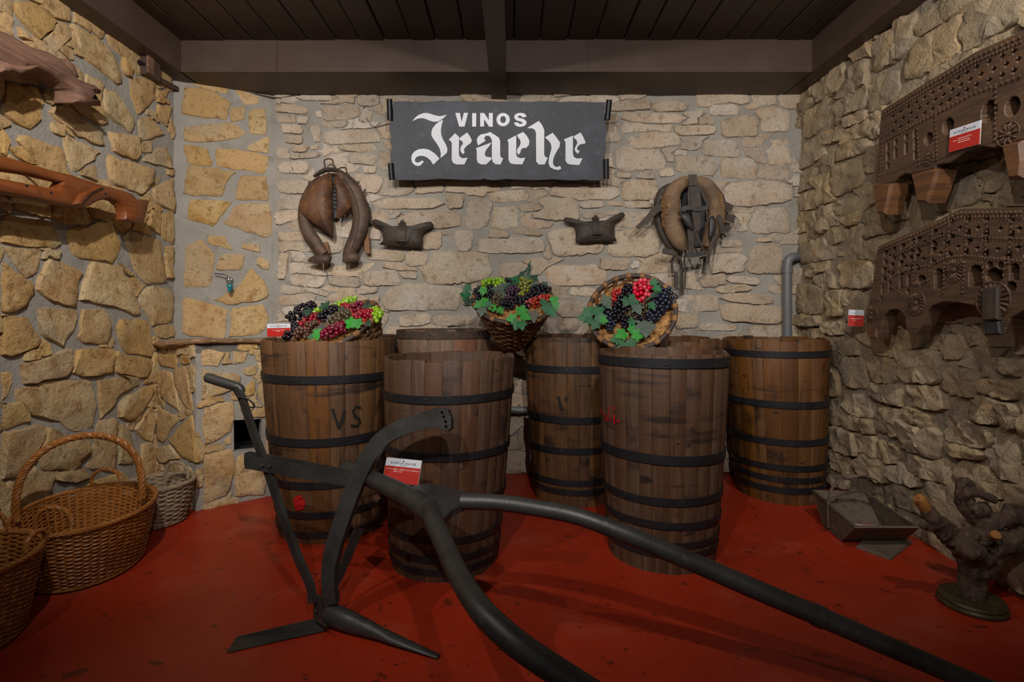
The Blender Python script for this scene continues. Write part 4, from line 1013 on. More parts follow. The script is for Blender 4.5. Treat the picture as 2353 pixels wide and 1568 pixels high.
def sprig(bk_, label, leaves, lift=.035):
    """leaves: (colour, px, py, size px, tip direction deg, long?)"""
    B = HB[bk_]; Mx = B['M']; nrm = (Mx.to_3x3() @ V((0, 0, 1))).normalized()
    root = None
    for i, (col, px, py, sz, ang, *lg) in enumerate(leaves):
        c = on_plane(px, py, Mx.translation + nrm * lift, nrm)
        l_ = Mx.inverted() @ c
        if l_.xy.length > B['r'] * 1.02:          # outside the rim the leaf hangs in front of the basket side
            far = Mx @ V((l_.x, l_.y, 0)) * 1
            c = P(px, py, max(2.0, min(c.y, (Mx @ V((l_.x / l_.xy.length * B['r'], l_.y / l_.xy.length * B['r'], 0))).y - .03)))
        if root is None: root = thing('vine_sprig', label, 'leaves', c, 'artificial vine leaves in the baskets')
        t = V((math.cos(math.radians(ang)), 0, -math.sin(math.radians(ang))))
        f = (nrm * .45 + V((random.uniform(-.35, .35), -1, .25 + random.uniform(-.3, .3)))).normalized()
        yv = (t - f * f.dot(t)).normalized(); xv = yv.cross(f)
        s_ = sz * c.y / F / 1.15
        m4 = Matrix((xv, yv, f)).transposed().to_4x4()
        o = link('leaf', LEAF[(col, bool(lg))], root)
        o.matrix_basis = Matrix.Translation(c) @ m4 @ Matrix.Scale(s_, 4)
    return root
random.seed(33)
sprig('L', 'dark green leaf standing behind the green grapes on the lettered tub', [('dark', 745, 705, 26, -60)])
sprig('L', 'drab grey-green leaves across the middle of the basket on the lettered tub', [('drab', 764, 735, 30, -70), ('drab', 742, 752, 26, 160), ('green', 768, 754, 22, 0)])
sprig('L', 'striped bright green leaf right of centre on the lettered tub', [('bright', 806, 743, 32, -20), ('bright', 820, 745, 30, -80)])
sprig('L', 'bright green leaf at the front rim of the lettered tub', [('bright', 730, 768, 30, 150), ('green', 716, 774, 16, 170)])
sprig('L', 'dark leaves at the back right of the basket on the lettered tub', [('dark', 843, 706, 24, -30), ('dark', 786, 712, 20, 60), ('dark', 846, 742, 18, 60)])
sprig('L', 'dark leaf beside the black grapes at the left of the lettered tub', [('dark', 706, 716, 22, 70)])
sprig('C', 'pointed green leaves jutting out left of the middle basket', [('green', 1072, 680, 26, 200), ('green', 1074, 664, 22, -60), ('dark', 1076, 692, 24, 110)])
sprig('C', 'ribbed bright green leaf at the left of the middle basket', [('bright', 1110, 668, 22, 100)])
sprig('C', 'grey-green leaf cluster at the centre of the middle basket', [('grey', 1146, 668, 30, 190), ('grey', 1158, 660, 26, -40), ('grey', 1152, 678, 22, 80), ('dark', 1165, 664, 20, -10)])
sprig('C', 'long dark leaves standing up at the back of the middle basket', [('dark', 1196, 632, 30, -45, 1), ('dark', 1214, 624, 34, -85, 1), ('green', 1182, 646, 30, 140), ('dark', 1180, 658, 22, 100)])
sprig('C', 'rounded green leaves at the back right of the middle basket', [('green', 1205, 642, 22, -20), ('dark', 1226, 642, 22, -60), ('grey', 1228, 655, 22, 60), ('dark', 1250, 656, 20, 30)])
sprig('C', 'bright green leaves along the lower left rim of the middle basket', [('bright', 1103, 700, 26, 150), ('bright', 1112, 694, 22, -40), ('bright', 1148, 712, 20, 60), ('bright', 1134, 708, 18, 170), ('grey', 1108, 714, 24, 100), ('green', 1122, 700, 20, 20)])
sprig('C', 'bright green leaves hanging over the front rim of the middle basket', [('bright', 1198, 714, 30, 70), ('bright', 1178, 732, 26, 170), ('bright', 1206, 728, 26, 30), ('green', 1188, 744, 26, 110), ('green', 1198, 746, 24, 80)])
sprig('C', 'grey-brown leaf on the right front rim of the middle basket', [('drab', 1225, 724, 30, 80)])
sprig('C', 'green leaf spray on the right rim of the middle basket', [('bright', 1272, 690, 24, -40), ('green', 1256, 705, 30, 90), ('green', 1268, 716, 24, 70), ('green', 1250, 696, 20, -120), ('bright', 1276, 700, 20, 60)])
sprig('R', 'green leaf cluster spilling over the left rim of the tipped basket', [('green', 1352, 718, 30, -60), ('green', 1345, 730, 30, 180), ('green', 1374, 716, 28, -30), ('green', 1380, 732, 30, 50), ('green', 1368, 745, 26, 120), ('green', 1354, 736, 22, 100), ('bright', 1386, 736, 20, 20)])
sprig('R', 'bright green leaf cluster hanging over the front rim of the tipped basket', [('bright', 1430, 768, 30, 150), ('bright', 1462, 770, 30, 10), ('green', 1418, 780, 26, 170), ('green', 1436, 796, 34, 95), ('green', 1450, 788, 26, 60), ('bright', 1452, 758, 22, -40)])
sprig('R', 'big grey-green leaf at the front of the tipped basket', [('grey', 1476, 752, 34, 160), ('grey', 1484, 760, 28, 90), ('grey', 1490, 750, 28, 20), ('green', 1452, 742, 20, -90)])
sprig('R', 'green leaves at the centre of the tipped basket', [('green', 1440, 692, 26, 120), ('green', 1455, 694, 22, 0), ('grey', 1464, 708, 28, 70), ('green', 1452, 684, 18, -60)])
sprig('R', 'grey-green leaf at the left of the tipped basket', [('grey', 1393, 692, 28, -120), ('grey', 1398, 702, 18, 60)])
sprig('R', 'dark green leaves at the top right of the tipped basket', [('green', 1502, 650, 20, -80), ('green', 1508, 662, 22, 40), ('dark', 1505, 676, 34, 140, 1), ('green', 1498, 702, 22, 70)])
# ---------------------------------------------------------------- things on the walls
random.seed(51)
NB = V((0, -1, 0))
def crop(ox, oy, k): return lambda x, y: (ox + x / k, oy + y / k)
def cpath(L): return list(zip(L[::2], L[1::2]))
def face(cr, L, d):
    """outline given in crop coordinates -> plane coordinates at depth d, facing the room"""
    O = V((0, d, 0)); return [(lambda q: (q.x, q.z))(P(*cr(x, y), d)) for x, y in cpath(L)]
FB = lambda d: (V((0, d, 0)), V((1, 0, 0)), V((0, 0, 1)), NB)
def leather(name, a, b, c, rough=.6):
    return mat(name, a, rough, layers=[(S3(6), b, .42, .68), (S3(18), c, .5, .75), (S3(70), b, .6, .8)], bump=[(S3(25), .4, .006), (S3(120), .35, .002)], spec=.35)
M['leather_brown'] = leather('leather_brown', srgb(98, 67, 47), srgb(68, 47, 37), srgb(132, 88, 54))
M['leather_dark'] = leather('leather_dark', srgb(64, 54, 47), srgb(50, 42, 38), srgb(80, 68, 58))
M['leather_tan'] = leather('leather_tan', srgb(126, 102, 78), srgb(96, 76, 58), srgb(146, 112, 76), .75)
M['leather_limb'] = leather('leather_limb', srgb(86, 66, 53), srgb(64, 49, 41), srgb(108, 80, 60))
M['leather_black'] = leather('leather_black', srgb(46, 44, 44), srgb(36, 33, 32), srgb(62, 60, 60), .45)
M['harness_wood'] = wood_like('harness_wood', srgb(118, 78, 46), srgb(94, 60, 36), srgb(138, 96, 60), .6)
def puff(loop, d0, bulge, name, mt, root, k=4, wob=.0):
    """leather panel: outline filled as a domed sheet with thickness"""
    c = sum((V(q) for q in loop), V((0, 0))) / len(loop); n = len(loop)
    mb = MB()
    for f, h in ((1.0, -.02), (1.0, .0), (.9, .45), (.65, .85), (.3, 1.0)):
        for q in loop:
            p = c + (V(q) - c) * f
            z = bulge * h + wob * noise.noise(V((p.x * 18, p.y * 18, d0 * 7)))
            mb.v.append((p.x, d0 - z if h >= 0 else d0 + .006, p.y))
    mb.v.append((c.x, d0 - bulge, c.y))
    mb.f += [(k_ * n + i, k_ * n + (i + 1) % n, (k_ + 1) * n + (i + 1) % n, (k_ + 1) * n + i) for k_ in range(4) for i in range(n)]
    mb.f += [(4 * n + i, 4 * n + (i + 1) % n, 5 * n) for i in range(n)] + [tuple(range(n - 1, -1, -1))]
    return mb.build(name, mt, root, 60)
def dens(L, cr, d, k=3):
    pts = [P(*cr(x, y), d) for x, y in cpath(L)]
    q = catmull(pts + [pts[0]], k)[:-1]; return [(p.x, p.z) for p in q]
# left horse collar
cr = crop(660, 350, 1829 / 350); kk = 350 / 1829
hc = thing('horse_collar', 'brown leather horse collar with wide flaps and iron loop, left of the sign', 'horse collar', P(760, 500, 3.64))
def limb(cr, kk, L, rads, d, name, mt, root, flat=.75, ds=None, n=14):
    pts = [P(*cr(x, y), (ds[i] if ds else d)) for i, (x, y) in enumerate(cpath(L))]
    path = catmull(pts, 4); rr_ = [r * kk * d / F for r in interp(rads, 4)]
    return MB().tube(path, rr_, n, sc=(1, flat), up=(1, 0, 0)).build(name, mt, root, True) if False else \
        MB().tube(path, rr_, n, sc=(flat, 1), up=(0, -1, 0)).build(name, mt, root, True)
limb(cr, kk, (600,250, 700,330, 790,450, 850,580, 885,720, 880,870, 840,1000, 790,1110, 745,1200, 730,1270), (40, 75, 90, 98, 100, 98, 92, 84, 74, 62), 3.56, 'pad', M['leather_limb'], hc, .8)
limb(cr, kk, (430,320, 330,430, 245,570, 200,690, 200,820, 240,940, 310,1050, 380,1150, 440,1230), (60, 85, 80, 66, 66, 76, 80, 74, 62), 3.57, 'pad', M['leather_limb'], hc, .8)
limb(cr, kk, (690,1330, 720,1290, 760,1265, 820,1270, 862,1290), (30, 62, 70, 58, 22), 3.55, 'foot', M['leather_limb'], hc, .9)
limb(cr, kk, (250,1308, 300,1290, 370,1285, 440,1290, 490,1290, 520,1300), (14, 36, 56, 64, 58, 30), 3.55, 'foot', M['leather_limb'], hc, .9)
seam = [P(*cr(x, y), 3.56) for x, y in cpath((690,330,770,430,840,560,872,680,885,800,870,920,840,1040,800,1150))]
nh = [.072 * q for q in (.6, .78, .86, .88, .88, .85, .8, .7)]
MB().tube(catmull([q + V((0, -h * 1.02, 0)) for q, h in zip(seam, [kk * 3.56 / F * r * .8 for r in (72, 88, 97, 100, 99, 96, 90, 80)])], 4), .0035, 6).build('seam', M['leather_dark'], hc, True)
puff(dens((520,240,400,290,290,400,190,560,135,650,140,690,200,770,330,870,440,940,530,1010,550,1010,555,900,540,800,545,700,530,550,540,420,535,320), cr, 3.545), 3.545, .075, 'flap', M['leather_brown'], hc, wob=.012)
puff(dens((590,260,650,330,720,430,760,540,775,640,740,700,610,810,605,740,600,600,590,480,560,330), cr, 3.535), 3.535, .05, 'flap', M['leather_brown'], hc, wob=.01)
MB().slab([face(cr, (525,300,575,300,605,500,600,780,560,800,545,650,535,450), 3.585)], FB(3.585), -.01, .005).build('throat_strip', M['leather_black'], hc)
for t in range(7):
    y = 380 + t * 48
    a, b = P(*cr(545, y), 3.575), P(*cr(592, y + 8), 3.565); MB().tube([a, (a + b) / 2 + V((0, -.004, 0)), b], .0025, 5).build('lace', M['leather_dark'], hc, True)
limb(cr, kk, (318,292, 400,240, 470,212, 560,212, 650,245, 740,310, 820,352), (14, 24, 26, 26, 26, 22, 10), 3.56, 'cap', M['leather_dark'], hc, 1.6)
MB().tube(catmull([P(*cr(x, y), 3.55) for x, y in cpath((440,220,455,170,442,112,468,84,528,82,550,115,556,165,600,208,632,190,690,185,708,205,714,262))], 4), .0048, 8).build('iron_loop', M['rust'], hc, True)
for L, wd in (((920,500,940,445), 26), ((780,368,868,368), 34), ((252,370,338,352), 26), ((960,620,1000,850), 40)):
    pts = [P(*cr(x, y), 3.60) for x, y in cpath(L)]; MB().ribbon(pts, wd * kk * 3.6 / F, .006, NB).build('strap', M['leather_dark'], hc)
for L, wd in (((955,995,972,1218), 62), ((465,1085,490,1225), 60)):
    MB().ribbon([P(*cr(x, y), 3.61) for x, y in cpath(L)], wd * kk * 3.6 / F, .018, NB).build('hame', M['harness_wood'], hc)
MB().tube(catmull([P(*cr(x, y), 3.53) for x, y in ((418, 1282), (432, 1350), (440, 1425))], 3), .0035, 6).build('thong', M['leather_tan'], hc, True)

# small leather saddle pads
def pad_piece(cr, kk, outline, flap, tab, roll, label, d=3.60):
    c = P(*cr(*cpath(outline)[0]), d)
    root = thing('saddle_pad', label, 'saddle pad', (c.x, d, c.z), 'small leather saddle pads on the back wall')
    lp = dens(outline, cr, d, 3)
    puff(lp, d, .035, 'body', M['leather_dark'], root, wob=.004)
    puff(dens(flap, cr, d - .026, 3), d - .026, .012, 'flap', M['leather_dark'], root)
    a, b, w_ = tab
    pts = catmull([P(*cr(*a), d - .02), P(*cr(a[0], (a[1] + b[1]) / 2), d - .046), P(*cr(*b), d - .044)], 4)
    MB().ribbon(pts, w_ * kk * d / F, .006, NB).build('tab', M['leather_dark'], root)
    MB().tube([P(*cr(*roll[0]), d - .05), P(*cr(*roll[1]), d - .05)], .009, 10).build('roll', M['leather_dark'], root, True)
    k0 = P(*cr(*a), d - .018)
    MB().lathe([(.004, -.008), (.013, -.004), (.015, .004), (.010, .012), (.003, .016)], Matrix.Translation(k0 + V((0, 0, .004))) @ NB.to_track_quat('Z', 'Y').to_matrix().to_4x4(), 14).build('boss', M['leather_dark'], root, True)
    xs = [q[0] for q in lp]; 
    for f in (.24, .29, .70, .75):
        for dz in (.0, .02):
            q = V((min(xs) + (max(xs) - min(xs)) * f, d - .024, sum(z for _, z in lp) / len(lp) - .008 + dz))
            MB().lathe([(.003, 0), (.002, .003)], Matrix.Translation(q) @ NB.to_track_quat('Z', 'Y').to_matrix().to_4x4(), 6).build('stud', M['rust'], root)
    return root
pad_piece(cr, kk, (1020,830,1050,805,1100,820,1150,850,1250,885,1330,885,1430,885,1550,880,1650,850,1720,835,1755,870,1740,900,1650,960,1620,1020,1620,1140,1590,1150,1140,1115,1135,1095,1150,1050,1140,980,1100,900,1040,870),
          (1255,900,1510,900,1510,990,1470,1070,1390,1110,1300,1080,1260,1020), ((1382, 850), (1368, 1050), 90), ((1312, 1060), (1414, 1066)), 'small dark leather saddle pad hung just right of the flapped collar')
cr2 = crop(1280, 390, 2271 / 420); k2 = 420 / 2271
pad_piece(cr2, k2, (80,620,110,590,180,610,320,645,430,640,535,635,640,620,720,570,800,530,840,555,830,590,740,650,715,720,715,810,740,880,710,890,500,895,270,910,230,880,235,830,225,740,190,690,100,650),
          (350,690,590,690,590,800,530,845,440,850,380,800), ((478, 600), (490, 800), 90), ((445, 800), (545, 795)), 'small dark leather saddle pad hung left of the strapped collar')

# right horse collar with bridle straps
h2 = thing('horse_collar', 'stuffed tan horse collar draped with a leather bridle, right of the sign', 'horse collar', P(1590, 500, 3.64))
limb(cr2, k2, (1600,980, 1530,900, 1470,780, 1425,650, 1405,520, 1410,400, 1450,270, 1540,180, 1680,140, 1830,180, 1930,300, 1975,430, 1985,560, 1960,700, 1910,830, 1850,960),
     (60, 100, 115, 118, 122, 115, 100, 82, 64, 84, 100, 104, 106, 108, 100, 60), 3.55, 'stuffed_roll', M['leather_tan'], h2, .85, n=16)
limb(cr2, k2, (1420,180, 1310,270, 1265,400, 1255,540, 1275,680, 1330,830, 1400,950, 1490,1050), (20, 50, 58, 56, 52, 48, 42, 26), 3.60, 'outer_roll', M['leather_dark'], h2, .8)
limb(cr2, k2, (1950,200, 2030,330, 2060,480, 2050,640, 2000,800), (20, 40, 44, 40, 18), 3.60, 'outer_roll', M['leather_dark'], h2, .8)
mb = MB()                                        # burst stuffing
for _ in range(150):
    t = random.random(); x = 1330 + random.uniform(-35, 45); y = 300 + 420 * t
    if _ % 3 == 0: x, y = 2030 + random.uniform(-40, 30), 300 + 260 * t
    p = P(*cr2(x, y), 3.46 + random.uniform(0, .04)); d = V((random.uniform(-1, 1), random.uniform(-.5, .3), random.uniform(-1, 1))) * .010
    mb.tube([p - d, p + V((0, -.003, .002)), p + d], .0011, 3)
stuff(mb.build('straw_stuffing', M['straw'], h2, False, False))
MB().slab([face(cr2, (1560,300,1650,190,1800,200,1850,350,1840,700,1800,950,1640,960,1580,700,1550,480), 3.62)], FB(3.62), -.02, .005).build('throat_shade', M['leather_black'], h2)  # black sheet added for the shade in the collar opening
def rib(L, wds, name='strap', mt='leather_dark', d=3.45, th=.005, k=4):
    pts = [P(*cr2(x, y), d) for x, y in cpath(L)]
    w_ = [q * k2 * d / F for q in (wds if hasattr(wds, '__len__') else [wds] * len(pts))]
    MB().ribbon(catmull(pts, k), interp(w_, k), th, NB).build(name, M[mt], h2)
rib((1682,62,1684,120,1690,200), 100, 'headpiece')
rib((1700,190,1715,350,1725,480,1735,620,1742,760), (125, 132, 120, 100, 50), 'face_strap', d=3.46)
rib((1645,190,1632,330,1640,440), 26, d=3.465); rib((1760,190,1820,330,1880,460), 34, d=3.465)
rib((1540,500,1640,470,1760,492,1880,465), 58, 'brow_band', 'leather_black', d=3.445)
for L in ((1530,560,1600,530,1660,560,1690,680,1692,760,1600,690), (1890,600,1940,570,1975,650,1975,760,1920,840,1882,850)):
    puff(dens(L, cr2, 3.44, 2), 3.44, .012, 'blinker', M['leather_black'], h2)
rib((1655,740,1662,900,1672,1070), (80, 68, 66), 'cheek_strap', d=3.455); rib((1700,740,1760,880,1820,1000), 20, d=3.45)
rib((1610,1070,1700,1055,1850,1030), 58, 'nose_band', 'leather_black', d=3.44)
rib((2000,560,2040,680,2060,790), 60, d=3.46); rib((1975,790,1915,950,1870,1110,1880,1160), (50, 48, 46, 60), d=3.46)
rib((1960,900,1950,1060), (60, 6), d=3.5)
rib((1290,470,1220,500,1160,570,1080,650,995,728), (80, 90, 74, 64, 52), d=3.5, th=.012)
rib((2080,440,2175,490), 90, d=3.56); rib((2100,590,2205,620), 90, d=3.55); rib((2090,700,2140,760), 70, d=3.56)
rib((1310,1010,1400,1030,1480,1060), (70, 60, 30), d=3.52, th=.02)
rib((1435,1290,1425,1180,1440,1100,1490,1075,1530,1120,1545,1250,1545,1560), (34, 32, 24, 22, 26, 36, 46), d=3.6)
rib((1475,1270,1480,1460), 42, d=3.61); rib((1660,1040,1600,1060,1580,1130,1592,1260,1585,1470), (22, 20, 20, 20, 20), d=3.55)
rib((1830,1100,1822,1200,1810,1300), (30, 30, 40), d=3.56); rib((1780,1110,1830,1085,1860,1140), 24, d=3.5)
bq = P(*cr2(1588, 1465), 3.55)
MB().tube([bq + V((sx * .004, 0, sz * .011)) for sx, sz in ((-1, -1), (1, -1), (1, 1), (-1, 1))], .0015, 5, closed=True).build('buckle', M['rust'], h2)

# wooden yokes on the left wall
def wallframe(X, sgn): return (V((X, 0, 0)), V((0, 1, 0)), V((0, 0, 1)), V((sgn, 0, 0)))
def on_x(px, py, X):
    q = on_plane(px, py, V((X, 0, 0)), V((1, 0, 0))); return (q.y, q.z)
M['yoke_grey'] = mat('yoke_grey', srgb(122, 88, 70), .75, layers=[((4, 3, 30), srgb(98, 70, 58), .42, .66), ((20, 6, 120), srgb(146, 110, 92), .5, .75), (S3(8), srgb(84, 60, 50), .56, .74)], bump=[((20, 5, 140), .6, .006), (S3(30), .4, .004)], offs=False)
M['yoke_red'] = mat('yoke_red', srgb(118, 64, 28), .38, layers=[((4, 3, 30), srgb(108, 52, 22), .42, .66), ((20, 5, 120), srgb(138, 78, 38), .5, .78), (S3(7), srgb(78, 38, 20), .58, .74)], bump=[((20, 5, 140), .35, .003)], offs=False, spec=.5)
XY = XL + .16
y1 = thing('ox_yoke', 'weathered grey-brown carved ox yoke high on the left wall', 'yoke', (XY, 2.1, 2.2))
out = [on_x(x, y, XY + .04) for x, y in ((0,66),(40,84),(80,108),(120,120),(150,138),(172,160),(186,182),(205,190),(225,196),(238,206),(238,216),(222,214),(232,228),(240,244),(226,238),(205,240),(176,236),(180,218),(176,204),(150,186),(120,166),(92,158),(70,156),(58,174),(48,168),(22,166),(0,168))]
yy, zz = out[0]; z2 = out[-1]
out = [(yy - .9, zz + .03), (yy - .5, zz + .12)] + out + [(z2[0] - .35, z2[1] - .02), (z2[0] - .5, z2[1] + .05), (z2[0] - .9, z2[1] + .02)]
MB().slab([out], wallframe(XY, 1), -.07, .045, .022).build('beam', M['yoke_grey'], y1, 60)
out = [on_x(x, y, XY + .06) for x, y in ((0,140),(30,150),(60,152),(85,150),(60,166),(45,172),(25,164),(0,166))]
MB().slab([out], wallframe(XY, 1), .04, .075, .012).build('horn_boss', M['yoke_grey'], y1, 60)
out = [on_x(x, y, XY + .04) for x, y in ((150,150),(162,134),(180,150),(190,178),(172,176))]
MB().slab([out], wallframe(XY, 1), -.02, .03, .008).build('peg', M['yoke_grey'], y1, 60)
y2 = thing('ox_yoke', 'varnished red-brown ox yoke with long slot, lower on the left wall', 'yoke', (XY, 2.1, 1.75))
out = [on_x(x, y, XY + .04) for x, y in ((0,356),(60,374),(120,392),(170,404),(230,424),(275,436),(305,446),(316,458),(343,460),(340,472),(330,512),(310,512),(286,505),(287,492),(282,474),(268,462),(248,456),(225,462),(205,474),(185,478),(165,473),(145,472),(100,462),(50,452),(0,442))]
yy, zz = out[0]; z2 = out[-1]
out = [(yy - .8, zz - .06), (yy - .4, zz)] + out + [(z2[0] - .4, z2[1] + .02), (z2[0] - .8, z2[1] - .03)]
a = on_x(0, 391, XY + .04); b = on_x(0, 410, XY + .04)
slot = [(a[0] - .3, a[1] + .01), a, on_x(70, 402, XY + .04), on_x(143, 419, XY + .04), on_x(132, 436, XY + .04), on_x(70, 424, XY + .04), b, (b[0] - .3, b[1])]
MB().slab([out, slot], wallframe(XY, 1), -.005, .05, .012).build('beam', M['yoke_red'], y2, 50)
for L in (((166, 470), (178, 448), (212, 430), (232, 428), (205, 446), (182, 472)),):
    MB().slab([[on_x(x, y, XY + .05) for x, y in L]], wallframe(XY, 1), .045, .066, .008).build('carved_ridge', M['yoke_red'], y2, 50)
for px, py in ((55, 427), (238, 446), (112, 443)):
    q = on_x(px, py, XY + .04); MB().lathe([(.006, .0), (.005, .003)], Matrix.Translation(V((XY + .05, q[0], q[1]))) @ V((1, 0, 0)).to_track_quat('Z', 'Y').to_matrix().to_4x4(), 8).build('peg_hole_shade', M['hole_dark'], y2)  # dark discs painted to read as shaded peg holes
for root, z_ in ((y1, 2.24), (y2, 1.78)):
    for yv in (1.9, 2.35): MB().tube([V((XY - .05, yv, z_)), V((XL + .01, yv, z_))], .006, 6).build('wall_hook', M['rust'], root)

# carved ox yokes on the right wall
XC = XR - .155
M['carved'] = mat('carved', srgb(84, 60, 42), .6, layers=[((4, 4, 30), srgb(64, 46, 33), .42, .66), ((20, 6, 120), srgb(102, 76, 54), .52, .78)], bump=[((30, 8, 120), .4, .004), (S3(60), .4, .004)], offs=False)
M['carved_light'] = mat('carved_light', srgb(104, 68, 40), .55, layers=[((4, 4, 40), srgb(82, 52, 32), .42, .66)], bump=[((30, 8, 120), .3, .003)], offs=False)
FR = (V((XC, 0, 0)), V((0, 1, 0)), V((0, 0, 1)), V((-1, 0, 0)))
oc = lambda x, y: on_x(x, y, XC - .03)
def hole_star(c, r): return [(c[0] + r * (1 if k % 2 == 0 else .42) * math.cos(k * PI / 4), c[1] + r * (1 if k % 2 == 0 else .42) * math.sin(k * PI / 4)) for k in range(8)]
def hole_tri(c, r, a): return [(c[0] + r * math.cos(a + t), c[1] + r * math.sin(a + t)) for t in (-.75, .75, PI)]
def hole_arch(c, w_, h_): return [(c[0] - w_, c[1] - h_), (c[0] + w_, c[1] - h_), (c[0] + w_, c[1] + h_ * .4)] + [(c[0] + w_ * math.cos(t), c[1] + h_ * .4 + h_ * .6 * math.sin(t)) for t in (PI * .25, PI * .5, PI * .75)] + [(c[0] - w_, c[1] + h_ * .4)]
def beading(pts, r, root, off=.034, sp=1.9):
    mb = MB(); n = 0
    for a, b in zip(pts[:-1], pts[1:]):
        a, b = V(a), V(b); L = (b - a).length; m = max(1, int(L / (r * sp)))
        for i in range(m):
            q = a + (b - a) * ((i + .5) / m); p = V((XC - off, q.x, q.y))
            vs = [p + V((-r * .55, 0, 0))] + [p + V((0, r * .8 * math.cos(t), r * .8 * math.sin(t))) for t in (0, PI / 2, PI, PI * 1.5)]
            mb.add(vs, [(0, 1, 2), (0, 2, 3), (0, 3, 4), (0, 4, 1)]); n += 1
    return stuff(mb.build('carved_beading', M['carved'], root, False, False))
def rosette(c, r, root, petals=18):
    mb = MB(); cen = V((XC - .030, c[0], c[1]))
    for k in range(petals):
        t = 2 * PI * k / petals; dirv = V((0, math.cos(t), math.sin(t)))
        mb.tube([cen + dirv * r * .3, cen + dirv * r * .65 + V((-.006, 0, 0)), cen + dirv * r], [r * .04, r * .085, r * .09], 5)
    mb.tube([cen + V((-.002, r * 1.08 * math.cos(2 * PI * k / 28), r * 1.08 * math.sin(2 * PI * k / 28))) for k in range(28)], r * .05, 5, closed=True)
    mb.lathe([(r * .24, 0), (r * .2, .006), (r * .05, .008)], Matrix.Translation(cen) @ V((-1, 0, 0)).to_track_quat('Z', 'Y').to_matrix().to_4x4(), 14)
    stuff(mb.build('rosette', M['carved'], root, True, False))
cu = crop(1980, 60, 1329 / 373)
yu = thing('carved_yoke', 'upper carved dark ox yoke with light wooden legs on the right wall', 'yoke', (XC, 2.2, 1.9))
topl = [oc(*cu(x, y)) for x, y in cpath((160,690,240,640,500,475,700,355,920,215,1130,120,1329,30))]
botl = [oc(*cu(x, y)) for x, y in cpath((100,1300,175,1290,262,1282,300,1240,350,1208,410,1215,500,1190,600,1165,610,1140,720,1120,850,1030,980,985,1080,1000,1150,965,1240,950,1329,930))]
ymid = topl[-1][0] - .10
mir = lambda L: [(2 * ymid - y, z) for y, z in reversed(L)]
outline = [oc(*cu(130, 800))] + topl + mir(topl) + [(2 * ymid - oc(*cu(130, 800))[0], oc(*cu(130, 800))[1])] + mir(botl) + list(reversed(botl)) 
# botl runs from the end inwards; put it back in order round the outline
outline = topl + mir(topl) + [(2 * ymid - y, z) for y, z in botl] + list(reversed(botl))
holes = []
# pierced band under the upper edge, three rows
for row, off in enumerate((.062, .098, .134)):
    for i in range(len(topl) - 1):
        a, b = V(topl[i]), V(topl[i + 1]); L = (b - a).length; m = max(1, int(L / .042))
        for q in range(m):
            c = a + (b - a) * ((q + (.5 if row % 2 else .15)) / m) + V((0, -off))
            if c.x < topl[0][0] - .05: holes.append(hole_star(c, .0135))
for x, y, w_, h_ in ((212,990,12,30),(212,1070,12,30),(212,1145,12,20),(278,950,10,20),(275,1040,14,40),(362,1000,12,45),(362,905,9,20),(435,880,12,30),(437,965,12,40),(437,1055,12,30)):
    c = oc(*cu(x, y)); s_ = 2.5 / 1190 / 3.563
    holes.append(hole_arch(c, .009, h_ * s_))
for x, y, r in ((705,820,.034),(1040,700,.042),(1230,660,.036),(545,925,.028)):
    c = oc(*cu(x, y)); holes.append([(c[0] + r * math.cos(t) * .8, c[1] + r * math.sin(t)) for t in [2 * PI * k / 14 for k in range(14)]])
holes += [[(2 * ymid - y, z) for y, z in reversed(h)] for h in holes]
MB().slab([outline] + holes, FR, -.03, .03, .004).build('board', M['carved'], yu)
ins = lambda L, d: [(y, z - d) for y, z in L]
beading(ins(topl, .022), .010, yu); beading(ins(topl, .040), .008, yu); beading(ins(topl, .165), .010, yu)
for L in ((130,860,100,1280), (185,900,150,1270), (460,830,480,1150), (612,720,625,1110), (1105,480,1100,950)): beading([oc(*cu(L[0], L[1])), oc(*cu(L[2], L[3]))], .010, yu)
for x, y, r in ((545,1085,.030),(1200,885,.042)): rosette(oc(*cu(x, y)), r, yu, 10)
for L in ((102,1290,262,1285,235,1420,205,1545,135,1535,112,1400), (412,1215,600,1165,645,1178,600,1320,550,1448,460,1445,440,1330), (1150,975,1329,930,1345,1100,1329,1245,1210,1260,1180,1120)):
    MB().slab([[oc(*cu(x, y)) for x, y in cpath(L)]], FR, -.045, .042, .012).build('leg', M['carved_light'], yu)
cl = crop(1940, 460, 1905 / 413)
yl = thing('carved_yoke', 'lower carved ox yoke with pierced squares and dark strap on the right wall', 'yoke', (XC, 2.2, 1.3))
topl = [oc(*cl(x, y)) for x, y in cpath((360,490,600,385,800,300,1000,205,1230,92,1500,84,1905,75))]
botl = [oc(*cl(x, y)) for x, y in cpath((345,530,320,760,270,1050,230,1260,235,1400,270,1460,350,1470,380,1400,420,1230,470,1170,540,1155,600,1180,640,1240,660,1390,760,1430,830,1320,880,1180,930,1120,1050,1080,1200,1085,1330,1110,1440,1140,1500,1250,1520,1430,1690,1430,1760,1250,1905,1170))]
ymid = topl[-1][0] - .06
outline = topl + mir(topl) + [(2 * ymid - y, z) for y, z in botl] + list(reversed(botl))
holes = []
cells = [(1220,290,88),(1410,290,88),(1650,300,105),(1200,490,88),(1405,505,88),(1622,515,105),(1025,360,76),(1015,560,76),(850,440,72),(835,622,72),(670,515,62),(652,698,62),(480,585,52),(465,765,52),(1850,300,90),(1840,500,90)]
